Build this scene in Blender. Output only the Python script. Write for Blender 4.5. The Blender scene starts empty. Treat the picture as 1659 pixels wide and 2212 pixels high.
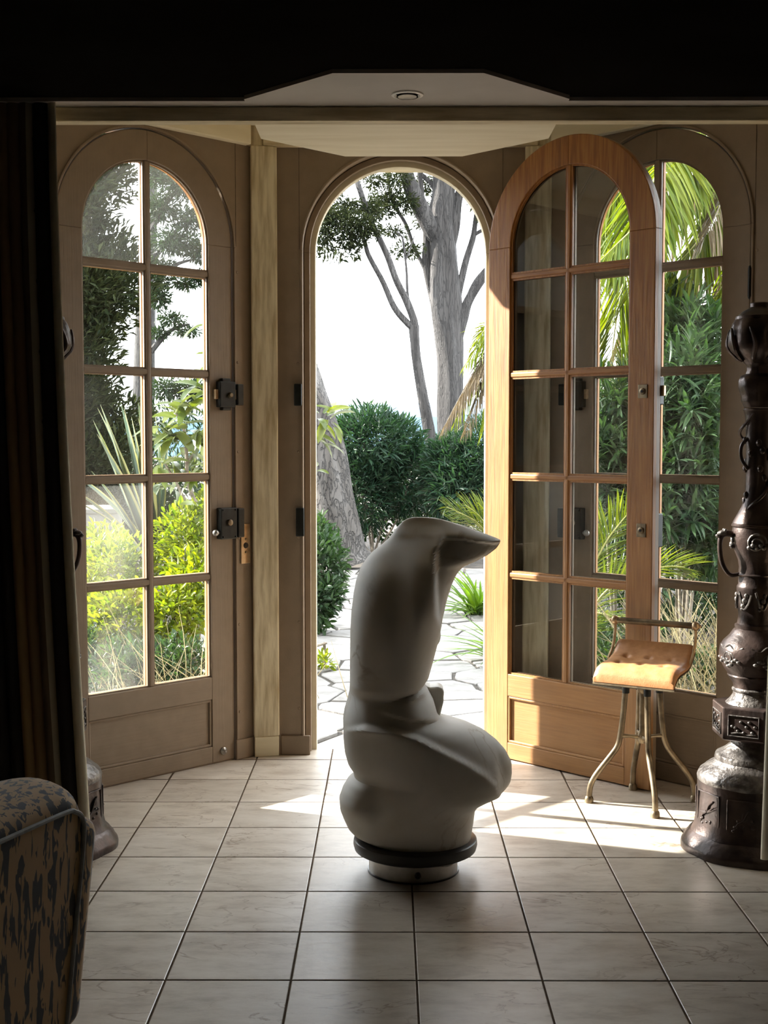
import bpy, bmesh, math, random
import numpy as np
from mathutils import Vector, Matrix

# ------------------------------------------------------------------ camera, sky, sun, exposure
scn = bpy.context.scene
COL = scn.collection
F_PX, PITCH, YAW, EYE = 2768.0, 0.0575, 0.0042, 1.42     # focal length in pixels of the 1659x2212 frame
cam_data = bpy.data.cameras.new('camera')
cam_data.sensor_fit = 'VERTICAL'
cam_data.sensor_height = 24.0
cam_data.lens = 24.0 * F_PX / 2212.0
cam_data.clip_start, cam_data.clip_end = 0.05, 3000
cam = bpy.data.objects.new('camera', cam_data)
cam.location = (0, 0, EYE)
cam.rotation_euler = (math.pi / 2 - PITCH, 0, YAW)
COL.objects.link(cam)
scn.camera = cam

world = bpy.data.worlds.new('sky')
scn.world = world
world.use_nodes = True
_bg = world.node_tree.nodes['Background']
_bg.inputs['Color'].default_value = (0.90, 0.95, 1.0, 1)
_bg.inputs['Strength'].default_value = 1.0

sun_data = bpy.data.lights.new('sun', 'SUN')
sun_data.energy = 3.2
sun_data.angle = math.radians(0.6)
sun_data.color = (1.0, 0.95, 0.87)
sun = bpy.data.objects.new('sun', sun_data)
SUN_DIR = Vector((0.943, -0.333, -0.525))                # the way the light travels
sun.rotation_euler = SUN_DIR.to_track_quat('-Z', 'Y').to_euler()
sun.location = (-12, 9, 8)
COL.objects.link(sun)

scn.view_settings.view_transform = 'Standard'
scn.view_settings.look = 'None'
scn.view_settings.exposure = 3.3
scn.view_settings.gamma = 1.0
scn.view_settings.use_curve_mapping = False
scn.cycles.max_bounces = 12
scn.cycles.diffuse_bounces = 7
scn.cycles.transparent_max_bounces = 24
scn.cycles.sample_clamp_indirect = 6.0

# ------------------------------------------------------------------ pixel helpers (a pixel gives a direction only)
_fw = Vector((-math.sin(YAW) * math.cos(PITCH), math.cos(YAW) * math.cos(PITCH), -math.sin(PITCH)))
_rt = Vector((math.cos(YAW), math.sin(YAW), 0))
_up = _rt.cross(_fw)
def ray(px, py):
    return _fw + _rt * ((px - 829.5) / F_PX) - _up * ((py - 1106) / F_PX)
def atY(px, py, Y):
    d = ray(px, py); t = Y / d.y
    return Vector((d.x * t, Y, EYE + d.z * t))
def onZ(px, py, z=0.0):
    d = ray(px, py); t = (z - EYE) / d.z
    return Vector((d.x * t, d.y * t, z))

# ------------------------------------------------------------------ materials
def new_mat(name):
    m = bpy.data.materials.new(name); m.use_nodes = True
    nt = m.node_tree
    return m, nt, nt.nodes['Principled BSDF'], nt.links.new
def N(nt, t, **kw):
    n = nt.nodes.new(t)
    for k, v in kw.items():
        if k in n.inputs: n.inputs[k].default_value = v
        else: setattr(n, k, v)
    return n
def c4(c): return (c[0], c[1], c[2], 1)
def ramp(nt, stops, interp='LINEAR'):
    r = nt.nodes.new('ShaderNodeValToRGB'); r.color_ramp.interpolation = interp
    e = r.color_ramp.elements
    while len(e) < len(stops): e.new(0.5)
    for el, (p, c) in zip(e, stops):
        el.position = p; el.color = c4(c)
    return r
def noisy(name, c1, c2, scale=8, rough=0.6, bump=0.0, detail=5, stretch=(1, 1, 1), metallic=0.0, coord='Object', spec=None, bumpscale=None, lo=0.35, hi=0.65):
    m, nt, p, L = new_mat(name)
    tc = N(nt, 'ShaderNodeTexCoord'); mp = N(nt, 'ShaderNodeMapping'); mp.inputs['Scale'].default_value = stretch
    L(tc.outputs[coord], mp.inputs['Vector'])
    no = N(nt, 'ShaderNodeTexNoise', Scale=scale, Detail=detail); L(mp.outputs[0], no.inputs['Vector'])
    r = ramp(nt, [(lo, c1), (hi, c2)]); L(no.outputs['Fac'], r.inputs[0]); L(r.outputs[0], p.inputs['Base Color'])
    p.inputs['Roughness'].default_value = rough; p.inputs['Metallic'].default_value = metallic
    if spec is not None: p.inputs['Specular IOR Level'].default_value = spec
    if bump:
        n2 = N(nt, 'ShaderNodeTexNoise', Scale=bumpscale or scale * 2, Detail=4); L(mp.outputs[0], n2.inputs['Vector'])
        b = N(nt, 'ShaderNodeBump', Strength=bump, Distance=0.02); L(n2.outputs['Fac'], b.inputs['Height']); L(b.outputs[0], p.inputs['Normal'])
    return m

def wood_nodes(nt, L, vec, c1, c2, c3, axis='z'):
    gr = lambda a, b: (a, a, b) if axis == 'z' else (b, a, a)
    mp = N(nt, 'ShaderNodeMapping'); mp.inputs['Scale'].default_value = gr(9, 1.1); L(vec, mp.inputs['Vector'])
    n1 = N(nt, 'ShaderNodeTexNoise', Scale=1.6, Detail=3, Distortion=0.6); L(mp.outputs[0], n1.inputs['Vector'])
    w = N(nt, 'ShaderNodeMath', operation='MULTIPLY'); L(n1.outputs['Fac'], w.inputs[0]); w.inputs[1].default_value = 14
    s = N(nt, 'ShaderNodeMath', operation='SINE'); L(w.outputs[0], s.inputs[0])
    mp2 = N(nt, 'ShaderNodeMapping'); mp2.inputs['Scale'].default_value = gr(110, 6); L(vec, mp2.inputs['Vector'])
    n2 = N(nt, 'ShaderNodeTexNoise', Scale=1.0, Detail=4); L(mp2.outputs[0], n2.inputs['Vector'])
    a = N(nt, 'ShaderNodeMath', operation='MULTIPLY_ADD'); L(s.outputs[0], a.inputs[0]); a.inputs[1].default_value = 0.06; L(n2.outputs['Fac'], a.inputs[2])
    r = ramp(nt, [(0.3, c1), (0.5, c2), (0.68, c3)]); L(a.outputs[0], r.inputs[0])
    return r, a

PAINT_A, PAINT_B = (0.225, 0.165, 0.108), (0.255, 0.188, 0.125)
def door_material(name, wood=((0.185, 0.066, 0.010), (0.265, 0.100, 0.016), (0.335, 0.145, 0.030)), split=0.024, axis='z'):
    """painted on the room side, varnished oak on the garden side"""
    m, nt, p, L = new_mat(name)
    tc = N(nt, 'ShaderNodeTexCoord')
    wr, wf = wood_nodes(nt, L, tc.outputs['Object'], *wood, axis=axis)
    # the varnish is bleached towards the foot of the door and in blotches
    sz = N(nt, 'ShaderNodeSeparateXYZ'); L(tc.outputs['Object'], sz.inputs[0])
    bl = N(nt, 'ShaderNodeTexNoise', Scale=6, Detail=5); L(tc.outputs['Object'], bl.inputs['Vector'])
    mr = N(nt, 'ShaderNodeMapRange'); L(sz.outputs['Z'], mr.inputs['Value']); mr.inputs['From Min'].default_value = 2.2; mr.inputs['From Max'].default_value = 0.3
    mr.inputs['To Min'].default_value = -0.15; mr.inputs['To Max'].default_value = 0.5
    ma = N(nt, 'ShaderNodeMath', operation='MULTIPLY_ADD'); L(bl.outputs['Fac'], ma.inputs[0]); ma.inputs[1].default_value = 0.7; L(mr.outputs[0], ma.inputs[2])
    mb_ = N(nt, 'ShaderNodeMath', operation='SUBTRACT'); L(ma.outputs[0], mb_.inputs[0]); mb_.inputs[1].default_value = 0.28; mb_.use_clamp = True
    wx = N(nt, 'ShaderNodeMix', data_type='RGBA'); L(mb_.outputs[0], wx.inputs['Factor']); L(wr.outputs[0], wx.inputs['A']); wx.inputs['B'].default_value = (0.36, 0.205, 0.088, 1)
    no = N(nt, 'ShaderNodeTexNoise', Scale=14, Detail=4); L(tc.outputs['Object'], no.inputs['Vector'])
    pr = ramp(nt, [(0.35, PAINT_A), (0.65, PAINT_B)]); L(no.outputs['Fac'], pr.inputs[0])
    sx = N(nt, 'ShaderNodeSeparateXYZ'); L(tc.outputs['Object'], sx.inputs[0])
    gt = N(nt, 'ShaderNodeMath', operation='GREATER_THAN'); L(sx.outputs['Y'], gt.inputs[0]); gt.inputs[1].default_value = split
    mx = N(nt, 'ShaderNodeMix', data_type='RGBA'); L(gt.outputs[0], mx.inputs['Factor']); L(pr.outputs[0], mx.inputs['A']); L(wx.outputs['Result'], mx.inputs['B'])
    L(mx.outputs['Result'], p.inputs['Base Color'])
    p.inputs['Roughness'].default_value = 0.5
    b = N(nt, 'ShaderNodeBump', Strength=0.12, Distance=0.01); L(wf.outputs[0], b.inputs['Height']); L(b.outputs[0], p.inputs['Normal'])
    return m

def glass_material(name, tint=(0.97, 0.98, 0.975), dust=0.003, film=0.0):
    m, nt, p, L = new_mat(name)
    nt.nodes.remove(p)
    out = nt.nodes['Material Output']
    tr = N(nt, 'ShaderNodeBsdfTransparent', Color=c4(tint)); gl = N(nt, 'ShaderNodeBsdfGlossy', Roughness=0.0)
    fr = N(nt, 'ShaderNodeFresnel', IOR=1.45)
    mx = N(nt, 'ShaderNodeMixShader'); L(fr.outputs[0], mx.inputs[0]); L(tr.outputs[0], mx.inputs[1]); L(gl.outputs[0], mx.inputs[2])
    # dust film: streaky, on the pane itself
    tc = N(nt, 'ShaderNodeTexCoord'); no = N(nt, 'ShaderNodeTexNoise', Scale=2.2, Detail=0.5); L(tc.outputs['Object'], no.inputs['Vector'])
    r = ramp(nt, [(0.40, (film, film, film)), (0.75, (film + dust,) * 3)]); L(no.outputs['Fac'], r.inputs[0])
    df = N(nt, 'ShaderNodeBsdfTranslucent', Color=(0.9, 0.9, 0.85, 1))
    m2 = N(nt, 'ShaderNodeMixShader'); L(r.outputs[0], m2.inputs[0]); L(mx.outputs[0], m2.inputs[1]); L(df.outputs[0], m2.inputs[2])
    L(m2.outputs[0], out.inputs['Surface'])
    return m

def leaf_material(name, c1, c2, trans=0.45, tcol=None, gloss=0.12, rough=0.35, margin=None):
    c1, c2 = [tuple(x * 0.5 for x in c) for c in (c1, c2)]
    if margin: margin = tuple(x * 0.5 for x in margin)
    m, nt, p, L = new_mat(name)
    nt.nodes.remove(p)
    out = nt.nodes['Material Output']
    g = N(nt, 'ShaderNodeNewGeometry')
    oi = N(nt, 'ShaderNodeObjectInfo')
    ad = N(nt, 'ShaderNodeMath', operation='ADD'); L(g.outputs['Random Per Island'], ad.inputs[0]); L(oi.outputs['Random'], ad.inputs[1])
    fc = N(nt, 'ShaderNodeMath', operation='FRACT'); L(ad.outputs[0], fc.inputs[0])
    r = ramp(nt, [(0.0, c1), (1.0, c2)]); L(fc.outputs[0], r.inputs[0])
    col = r.outputs[0]
    if margin:
        uv = N(nt, 'ShaderNodeUVMap'); sx = N(nt, 'ShaderNodeSeparateXYZ'); L(uv.outputs[0], sx.inputs[0])
        a = N(nt, 'ShaderNodeMath', operation='SUBTRACT'); L(sx.outputs['X'], a.inputs[0]); a.inputs[1].default_value = 0.5
        b = N(nt, 'ShaderNodeMath', operation='ABSOLUTE'); L(a.outputs[0], b.inputs[0])
        gt = N(nt, 'ShaderNodeMath', operation='GREATER_THAN'); L(b.outputs[0], gt.inputs[0]); gt.inputs[1].default_value = 0.34
        mx = N(nt, 'ShaderNodeMix', data_type='RGBA'); L(gt.outputs[0], mx.inputs['Factor']); L(col, mx.inputs['A']); mx.inputs['B'].default_value = c4(margin)
        col = mx.outputs['Result']
    d = N(nt, 'ShaderNodeBsdfDiffuse'); L(col, d.inputs['Color'])
    t = N(nt, 'ShaderNodeBsdfTranslucent')
    hs = N(nt, 'ShaderNodeMix', data_type='RGBA', blend_type='MULTIPLY'); hs.inputs['Factor'].default_value = 1.0
    L(col, hs.inputs['A']); hs.inputs['B'].default_value = c4(tcol or (1.5, 1.6, 0.5))
    L(hs.outputs['Result'], t.inputs['Color'])
    m1 = N(nt, 'ShaderNodeMixShader'); m1.inputs[0].default_value = trans; L(d.outputs[0], m1.inputs[1]); L(t.outputs[0], m1.inputs[2])
    gl = N(nt, 'ShaderNodeBsdfGlossy', Roughness=rough); gl.inputs['Color'].default_value = (1, 1, 1, 1)
    fr = N(nt, 'ShaderNodeFresnel', IOR=1.4)
    ml = N(nt, 'ShaderNodeMath', operation='MULTIPLY'); L(fr.outputs[0], ml.inputs[0]); ml.inputs[1].default_value = gloss * 3
    ml.use_clamp = True
    m2 = N(nt, 'ShaderNodeMixShader'); L(ml.outputs[0], m2.inputs[0]); L(m1.outputs[0], m2.inputs[1]); L(gl.outputs[0], m2.inputs[2])
    L(m2.outputs[0], out.inputs['Surface'])
    return m

def bark_material(name, c1, c2, c3, scale=6, zs=0.25, bump=0.9, crack=0.8):
    c1, c2, c3 = [tuple(x * 0.34 for x in c) for c in (c1, c2, c3)]
    m, nt, p, L = new_mat(name)
    tc = N(nt, 'ShaderNodeTexCoord'); mp = N(nt, 'ShaderNodeMapping'); mp.inputs['Scale'].default_value = (1, 1, zs)
    L(tc.outputs['Object'], mp.inputs['Vector'])
    no = N(nt, 'ShaderNodeTexNoise', Scale=scale, Detail=6, Distortion=0.4); L(mp.outputs[0], no.inputs['Vector'])
    wp = N(nt, 'ShaderNodeTexNoise', Scale=scale * 2.5, Detail=3); L(mp.outputs[0], wp.inputs['Vector'])
    wa = N(nt, 'ShaderNodeVectorMath', operation='SCALE'); wa.inputs['Scale'].default_value = 0.22; L(wp.outputs['Color'], wa.inputs[0])
    wb = N(nt, 'ShaderNodeVectorMath', operation='ADD'); L(mp.outputs[0], wb.inputs[0]); L(wa.outputs[0], wb.inputs[1])
    vo = N(nt, 'ShaderNodeTexVoronoi', feature='DISTANCE_TO_EDGE', Scale=scale * 2.2); L(wb.outputs[0], vo.inputs['Vector'])
    r = ramp(nt, [(0.3, c1), (0.5, c2), (0.72, c3)]); L(no.outputs['Fac'], r.inputs[0])
    r2 = ramp(nt, [(0.0, (0.35, 0.35, 0.35)), (0.12, (1, 1, 1))]); L(vo.outputs['Distance'], r2.inputs[0])
    mx = N(nt, 'ShaderNodeMix', data_type='RGBA', blend_type='MULTIPLY'); mx.inputs['Factor'].default_value = crack
    L(r.outputs[0], mx.inputs['A']); L(r2.outputs[0], mx.inputs['B']); L(mx.outputs['Result'], p.inputs['Base Color'])
    ad = N(nt, 'ShaderNodeMath', operation='ADD'); L(no.outputs['Fac'], ad.inputs[0]); L(r2.outputs[0], ad.inputs[1])
    b = N(nt, 'ShaderNodeBump', Strength=bump, Distance=0.03); L(ad.outputs[0], b.inputs['Height']); L(b.outputs[0], p.inputs['Normal'])
    p.inputs['Roughness'].default_value = 0.9
    return m

def tile_material():
    m, nt, p, L = new_mat('stone_tile')
    tc = N(nt, 'ShaderNodeTexCoord'); oi = N(nt, 'ShaderNodeObjectInfo')
    g = N(nt, 'ShaderNodeNewGeometry')
    mul = N(nt, 'ShaderNodeVectorMath', operation='SCALE'); mul.inputs['Scale'].default_value = 37.0
    cmb = N(nt, 'ShaderNodeCombineXYZ'); L(oi.outputs['Random'], cmb.inputs[0]); L(oi.outputs['Random'], cmb.inputs[2]); L(cmb.outputs[0], mul.inputs[0])
    ad = N(nt, 'ShaderNodeVectorMath', operation='ADD'); L(g.outputs['Position'], ad.inputs[0]); L(mul.outputs[0], ad.inputs[1])
    mp = N(nt, 'ShaderNodeMapping'); mp.inputs['Scale'].default_value = (0.75, 1.6, 1); L(ad.outputs[0], mp.inputs['Vector'])
    n1 = N(nt, 'ShaderNodeTexNoise', Scale=9, Detail=8, Roughness=0.65); L(mp.outputs[0], n1.inputs['Vector'])
    r = ramp(nt, [(0.28, (0.36, 0.295, 0.225)), (0.5, (0.53, 0.46, 0.375)), (0.72, (0.62, 0.555, 0.47))]); L(n1.outputs['Fac'], r.inputs[0])
    # fine dark veins
    n2 = N(nt, 'ShaderNodeTexNoise', Scale=5, Detail=7, Distortion=0.8); L(mp.outputs[0], n2.inputs['Vector'])
    a = N(nt, 'ShaderNodeMath', operation='SUBTRACT'); L(n2.outputs['Fac'], a.inputs[0]); a.inputs[1].default_value = 0.5
    b = N(nt, 'ShaderNodeMath', operation='ABSOLUTE'); L(a.outputs[0], b.inputs[0])
    r2 = ramp(nt, [(0.0, (0.55, 0.47, 0.40)), (0.012, (1, 1, 1))]); L(b.outputs[0], r2.inputs[0])
    mx = N(nt, 'ShaderNodeMix', data_type='RGBA', blend_type='MULTIPLY')
    n3 = N(nt, 'ShaderNodeTexNoise', Scale=3.0, Detail=2); L(ad.outputs[0], n3.inputs['Vector'])
    r3 = ramp(nt, [(0.42, (0, 0, 0)), (0.62, (1, 1, 1))]); L(n3.outputs['Fac'], r3.inputs[0]); L(r3.outputs[0], mx.inputs['Factor'])
    L(r.outputs[0], mx.inputs['A']); L(r2.outputs[0], mx.inputs['B'])
    mv = N(nt, 'ShaderNodeMapRange'); mv.inputs['To Min'].default_value = 0.9; mv.inputs['To Max'].default_value = 1.06; L(oi.outputs['Random'], mv.inputs['Value'])
    mx2 = N(nt, 'ShaderNodeVectorMath', operation='SCALE'); L(mx.outputs['Result'], mx2.inputs[0]); L(mv.outputs[0], mx2.inputs['Scale'])
    L(mx2.outputs[0], p.inputs['Base Color'])
    rr = N(nt, 'ShaderNodeMapRange'); rr.inputs['To Min'].default_value = 0.30; rr.inputs['To Max'].default_value = 0.5; L(n1.outputs['Fac'], rr.inputs['Value']); L(rr.outputs[0], p.inputs['Roughness'])
    bp = N(nt, 'ShaderNodeBump', Strength=0.15, Distance=0.01); L(n1.outputs['Fac'], bp.inputs['Height']); L(bp.outputs[0], p.inputs['Normal'])
    return m

def tiger_material():
    m, nt, p, L = new_mat('tiger_stripe_velvet')
    tc = N(nt, 'ShaderNodeTexCoord')
    mp = N(nt, 'ShaderNodeMapping'); mp.inputs['Rotation'].default_value = (0.0, 0.0, 0.0); mp.inputs['Scale'].default_value = (46, 34, 7)
    L(tc.outputs['Object'], mp.inputs['Vector'])
    n1 = N(nt, 'ShaderNodeTexNoise', Scale=1.6, Detail=2.0, Distortion=0.7); L(mp.outputs[0], n1.inputs['Vector'])
    r = ramp(nt, [(0.525, (0.40, 0.24, 0.085)), (0.55, (0.004, 0.003, 0.002))]); L(n1.outputs['Fac'], r.inputs[0])
    L(r.outputs[0], p.inputs['Base Color']); p.inputs['Roughness'].default_value = 0.8
    p.inputs['Sheen Weight'].default_value = 0.3
    return m

def curtain_material():
    m, nt, p, L = new_mat('striped_curtain_cloth')
    uv = N(nt, 'ShaderNodeUVMap'); sx = N(nt, 'ShaderNodeSeparateXYZ'); L(uv.outputs[0], sx.inputs[0])
    K = (0.015, 0.012, 0.010); B = (0.34, 0.23, 0.11); O = (0.80, 0.50, 0.18); Gy = (0.46, 0.40, 0.28); C = (0.80, 0.73, 0.56)
    r = ramp(nt, [(0.0, K), (0.50, K), (0.52, B), (0.60, (0.24, 0.16, 0.08)), (0.65, O), (0.675, (0.14, 0.10, 0.06)), (0.74, Gy), (0.79, (0.40, 0.33, 0.22)), (0.82, K), (0.905, K), (0.912, Gy), (0.93, C)], 'CONSTANT')
    L(sx.outputs['X'], r.inputs[0])
    # dark diamonds on the grey stripe
    a = N(nt, 'ShaderNodeMath', operation='SUBTRACT'); L(sx.outputs['X'], a.inputs[0]); a.inputs[1].default_value = 0.785
    b = N(nt, 'ShaderNodeMath', operation='ABSOLUTE'); L(a.outputs[0], b.inputs[0])
    b2 = N(nt, 'ShaderNodeMath', operation='DIVIDE'); L(b.outputs[0], b2.inputs[0]); b2.inputs[1].default_value = 0.022
    v = N(nt, 'ShaderNodeMath', operation='MULTIPLY'); L(sx.outputs['Y'], v.inputs[0]); v.inputs[1].default_value = 11.0
    f = N(nt, 'ShaderNodeMath', operation='FRACT'); L(v.outputs[0], f.inputs[0])
    f1 = N(nt, 'ShaderNodeMath', operation='SUBTRACT'); L(f.outputs[0], f1.inputs[0]); f1.inputs[1].default_value = 0.5
    f2 = N(nt, 'ShaderNodeMath', operation='ABSOLUTE'); L(f1.outputs[0], f2.inputs[0])
    f3 = N(nt, 'ShaderNodeMath', operation='DIVIDE'); L(f2.outputs[0], f3.inputs[0]); f3.inputs[1].default_value = 0.30
    s = N(nt, 'ShaderNodeMath', operation='ADD'); L(b2.outputs[0], s.inputs[0]); L(f3.outputs[0], s.inputs[1])
    lt = N(nt, 'ShaderNodeMath', operation='LESS_THAN'); L(s.outputs[0], lt.inputs[0]); lt.inputs[1].default_value = 1.0
    mx = N(nt, 'ShaderNodeMix', data_type='RGBA'); L(lt.outputs[0], mx.inputs['Factor']); L(r.outputs[0], mx.inputs['A']); mx.inputs['B'].default_value = c4(K)
    # woven edge dots along the border
    w = N(nt, 'ShaderNodeMath', operation='MULTIPLY'); L(sx.outputs['Y'], w.inputs[0]); w.inputs[1].default_value = 110.0
    wf = N(nt, 'ShaderNodeMath', operation='FRACT'); L(w.outputs[0], wf.inputs[0])
    wl = N(nt, 'ShaderNodeMath', operation='GREATER_THAN'); L(wf.outputs[0], wl.inputs[0]); wl.inputs[1].default_value = 0.5
    e1 = N(nt, 'ShaderNodeMath', operation='COMPARE'); L(sx.outputs['X'], e1.inputs[0]); e1.inputs[1].default_value = 0.905; e1.inputs[2].default_value = 0.007
    e2 = N(nt, 'ShaderNodeMath', operation='MULTIPLY'); L(e1.outputs[0], e2.inputs[0]); L(wl.outputs[0], e2.inputs[1])
    mx2 = N(nt, 'ShaderNodeMix', data_type='RGBA'); L(e2.outputs[0], mx2.inputs['Factor']); L(mx.outputs['Result'], mx2.inputs['A']); mx2.inputs['B'].default_value = c4(C)
    L(mx2.outputs['Result'], p.inputs['Base Color']); p.inputs['Roughness'].default_value = 0.85
    return m

def marble_material():
    m, nt, p, L = new_mat('white_marble')
    tc = N(nt, 'ShaderNodeTexCoord')
    n1 = N(nt, 'ShaderNodeTexNoise', Scale=5, Detail=6); L(tc.outputs['Object'], n1.inputs['Vector'])
    r = ramp(nt, [(0.3, (0.60, 0.56, 0.48)), (0.6, (0.73, 0.70, 0.64)), (0.8, (0.78, 0.76, 0.71))]); L(n1.outputs['Fac'], r.inputs[0])
    n2 = N(nt, 'ShaderNodeTexNoise', Scale=3.2, Detail=6, Distortion=1.0); L(tc.outputs['Object'], n2.inputs['Vector'])
    a = N(nt, 'ShaderNodeMath', operation='SUBTRACT'); L(n2.outputs['Fac'], a.inputs[0]); a.inputs[1].default_value = 0.53
    b = N(nt, 'ShaderNodeMath', operation='ABSOLUTE'); L(a.outputs[0], b.inputs[0])
    r2 = ramp(nt, [(0.0, (0.62, 0.54, 0.44)), (0.02, (1, 1, 1))]); L(b.outputs[0], r2.inputs[0])
    n3 = N(nt, 'ShaderNodeTexNoise', Scale=2.6, Detail=2); L(tc.outputs['Object'], n3.inputs['Vector'])
    r3 = ramp(nt, [(0.48, (0, 0, 0)), (0.66, (1, 1, 1))]); L(n3.outputs['Fac'], r3.inputs[0])
    mx = N(nt, 'ShaderNodeMix', data_type='RGBA', blend_type='MULTIPLY'); L(r3.outputs[0], mx.inputs['Factor']); L(r.outputs[0], mx.inputs['A']); L(r2.outputs[0], mx.inputs['B'])
    L(mx.outputs['Result'], p.inputs['Base Color']); p.inputs['Roughness'].default_value = 0.6
    return m

M = {}
M['paint'] = noisy('taupe_paint', PAINT_A, PAINT_B, 14, 0.55, 0.06, bumpscale=160)
M['limewash'] = noisy('limewashed_beam', (0.46, 0.37, 0.22), (0.74, 0.66, 0.47), 7, 0.7, 0.1, stretch=(6, 6, 0.7), lo=0.33, hi=0.6)
M['limewash_x'] = noisy('limewashed_crossbeam', (0.50, 0.41, 0.24), (0.74, 0.64, 0.43), 7, 0.7, 0.1, stretch=(0.7, 6, 6), lo=0.33, hi=0.6)
M['cream'] = noisy('cream_ceiling_paint', (0.76, 0.68, 0.48), (0.84, 0.765, 0.57), 5, 0.7, stretch=(0.6, 4, 4))
M['grey_paint'] = noisy('grey_ceiling_paint', (0.46, 0.425, 0.385), (0.52, 0.485, 0.44), 5, 0.7)
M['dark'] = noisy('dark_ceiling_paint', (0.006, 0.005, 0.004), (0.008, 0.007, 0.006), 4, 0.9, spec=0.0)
M['room_wall'] = noisy('brown_room_wall', (0.15, 0.12, 0.09), (0.18, 0.145, 0.11), 4, 0.9)
M['grout'] = noisy('tile_grout', (0.10, 0.072, 0.05), (0.15, 0.11, 0.08), 40, 0.98, spec=0.0)
M['tile'] = tile_material()
M['door'] = door_material('taupe_paint_over_oak')
M['door_h'] = door_material('taupe_paint_over_oak_rails', axis='x')
M['glass'] = glass_material('window_glass')
M['black_metal'] = noisy('black_iron', (0.010, 0.011, 0.010), (0.022, 0.024, 0.021), 30, 0.38, metallic=0.3)
M['brass'] = noisy('aged_brass', (0.42, 0.29, 0.16), (0.62, 0.47, 0.30), 25, 0.38, metallic=0.75)
M['old_brass'] = noisy('tarnished_brass', (0.13, 0.10, 0.065), (0.30, 0.235, 0.15), 22, 0.42, metallic=0.8)
M['steel'] = noisy('brushed_steel', (0.42, 0.40, 0.37), (0.52, 0.50, 0.47), 30, 0.35, metallic=0.9)
M['black'] = noisy('black_lacquer', (0.006, 0.006, 0.006), (0.012, 0.012, 0.012), 12, 0.3)
M['marble'] = marble_material()
M['bronze'] = noisy('patinated_bronze', (0.030, 0.022, 0.020), (0.085, 0.058, 0.050), 14, 0.34, 0.12, metallic=0.55, bumpscale=45)
M['bronze_light'] = noisy('worn_bronze_relief', (0.07, 0.06, 0.055), (0.22, 0.20, 0.185), 30, 0.34, 0.3, metallic=0.6)
M['leather'] = noisy('tan_leather', (0.46, 0.215, 0.085), (0.56, 0.28, 0.12), 40, 0.42, 0.08, bumpscale=220)
M['tiger'] = tiger_material()
M['piping'] = noisy('grey_piping', (0.22, 0.22, 0.20), (0.30, 0.30, 0.27), 40, 0.7)
M['curtain'] = curtain_material()
M['white'] = noisy('white_enamel', (0.80, 0.77, 0.70), (0.86, 0.83, 0.76), 20, 0.4)
M['outer_wall'] = noisy('cream_render', (0.60, 0.53, 0.38), (0.68, 0.61, 0.46), 6, 0.8)

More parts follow.
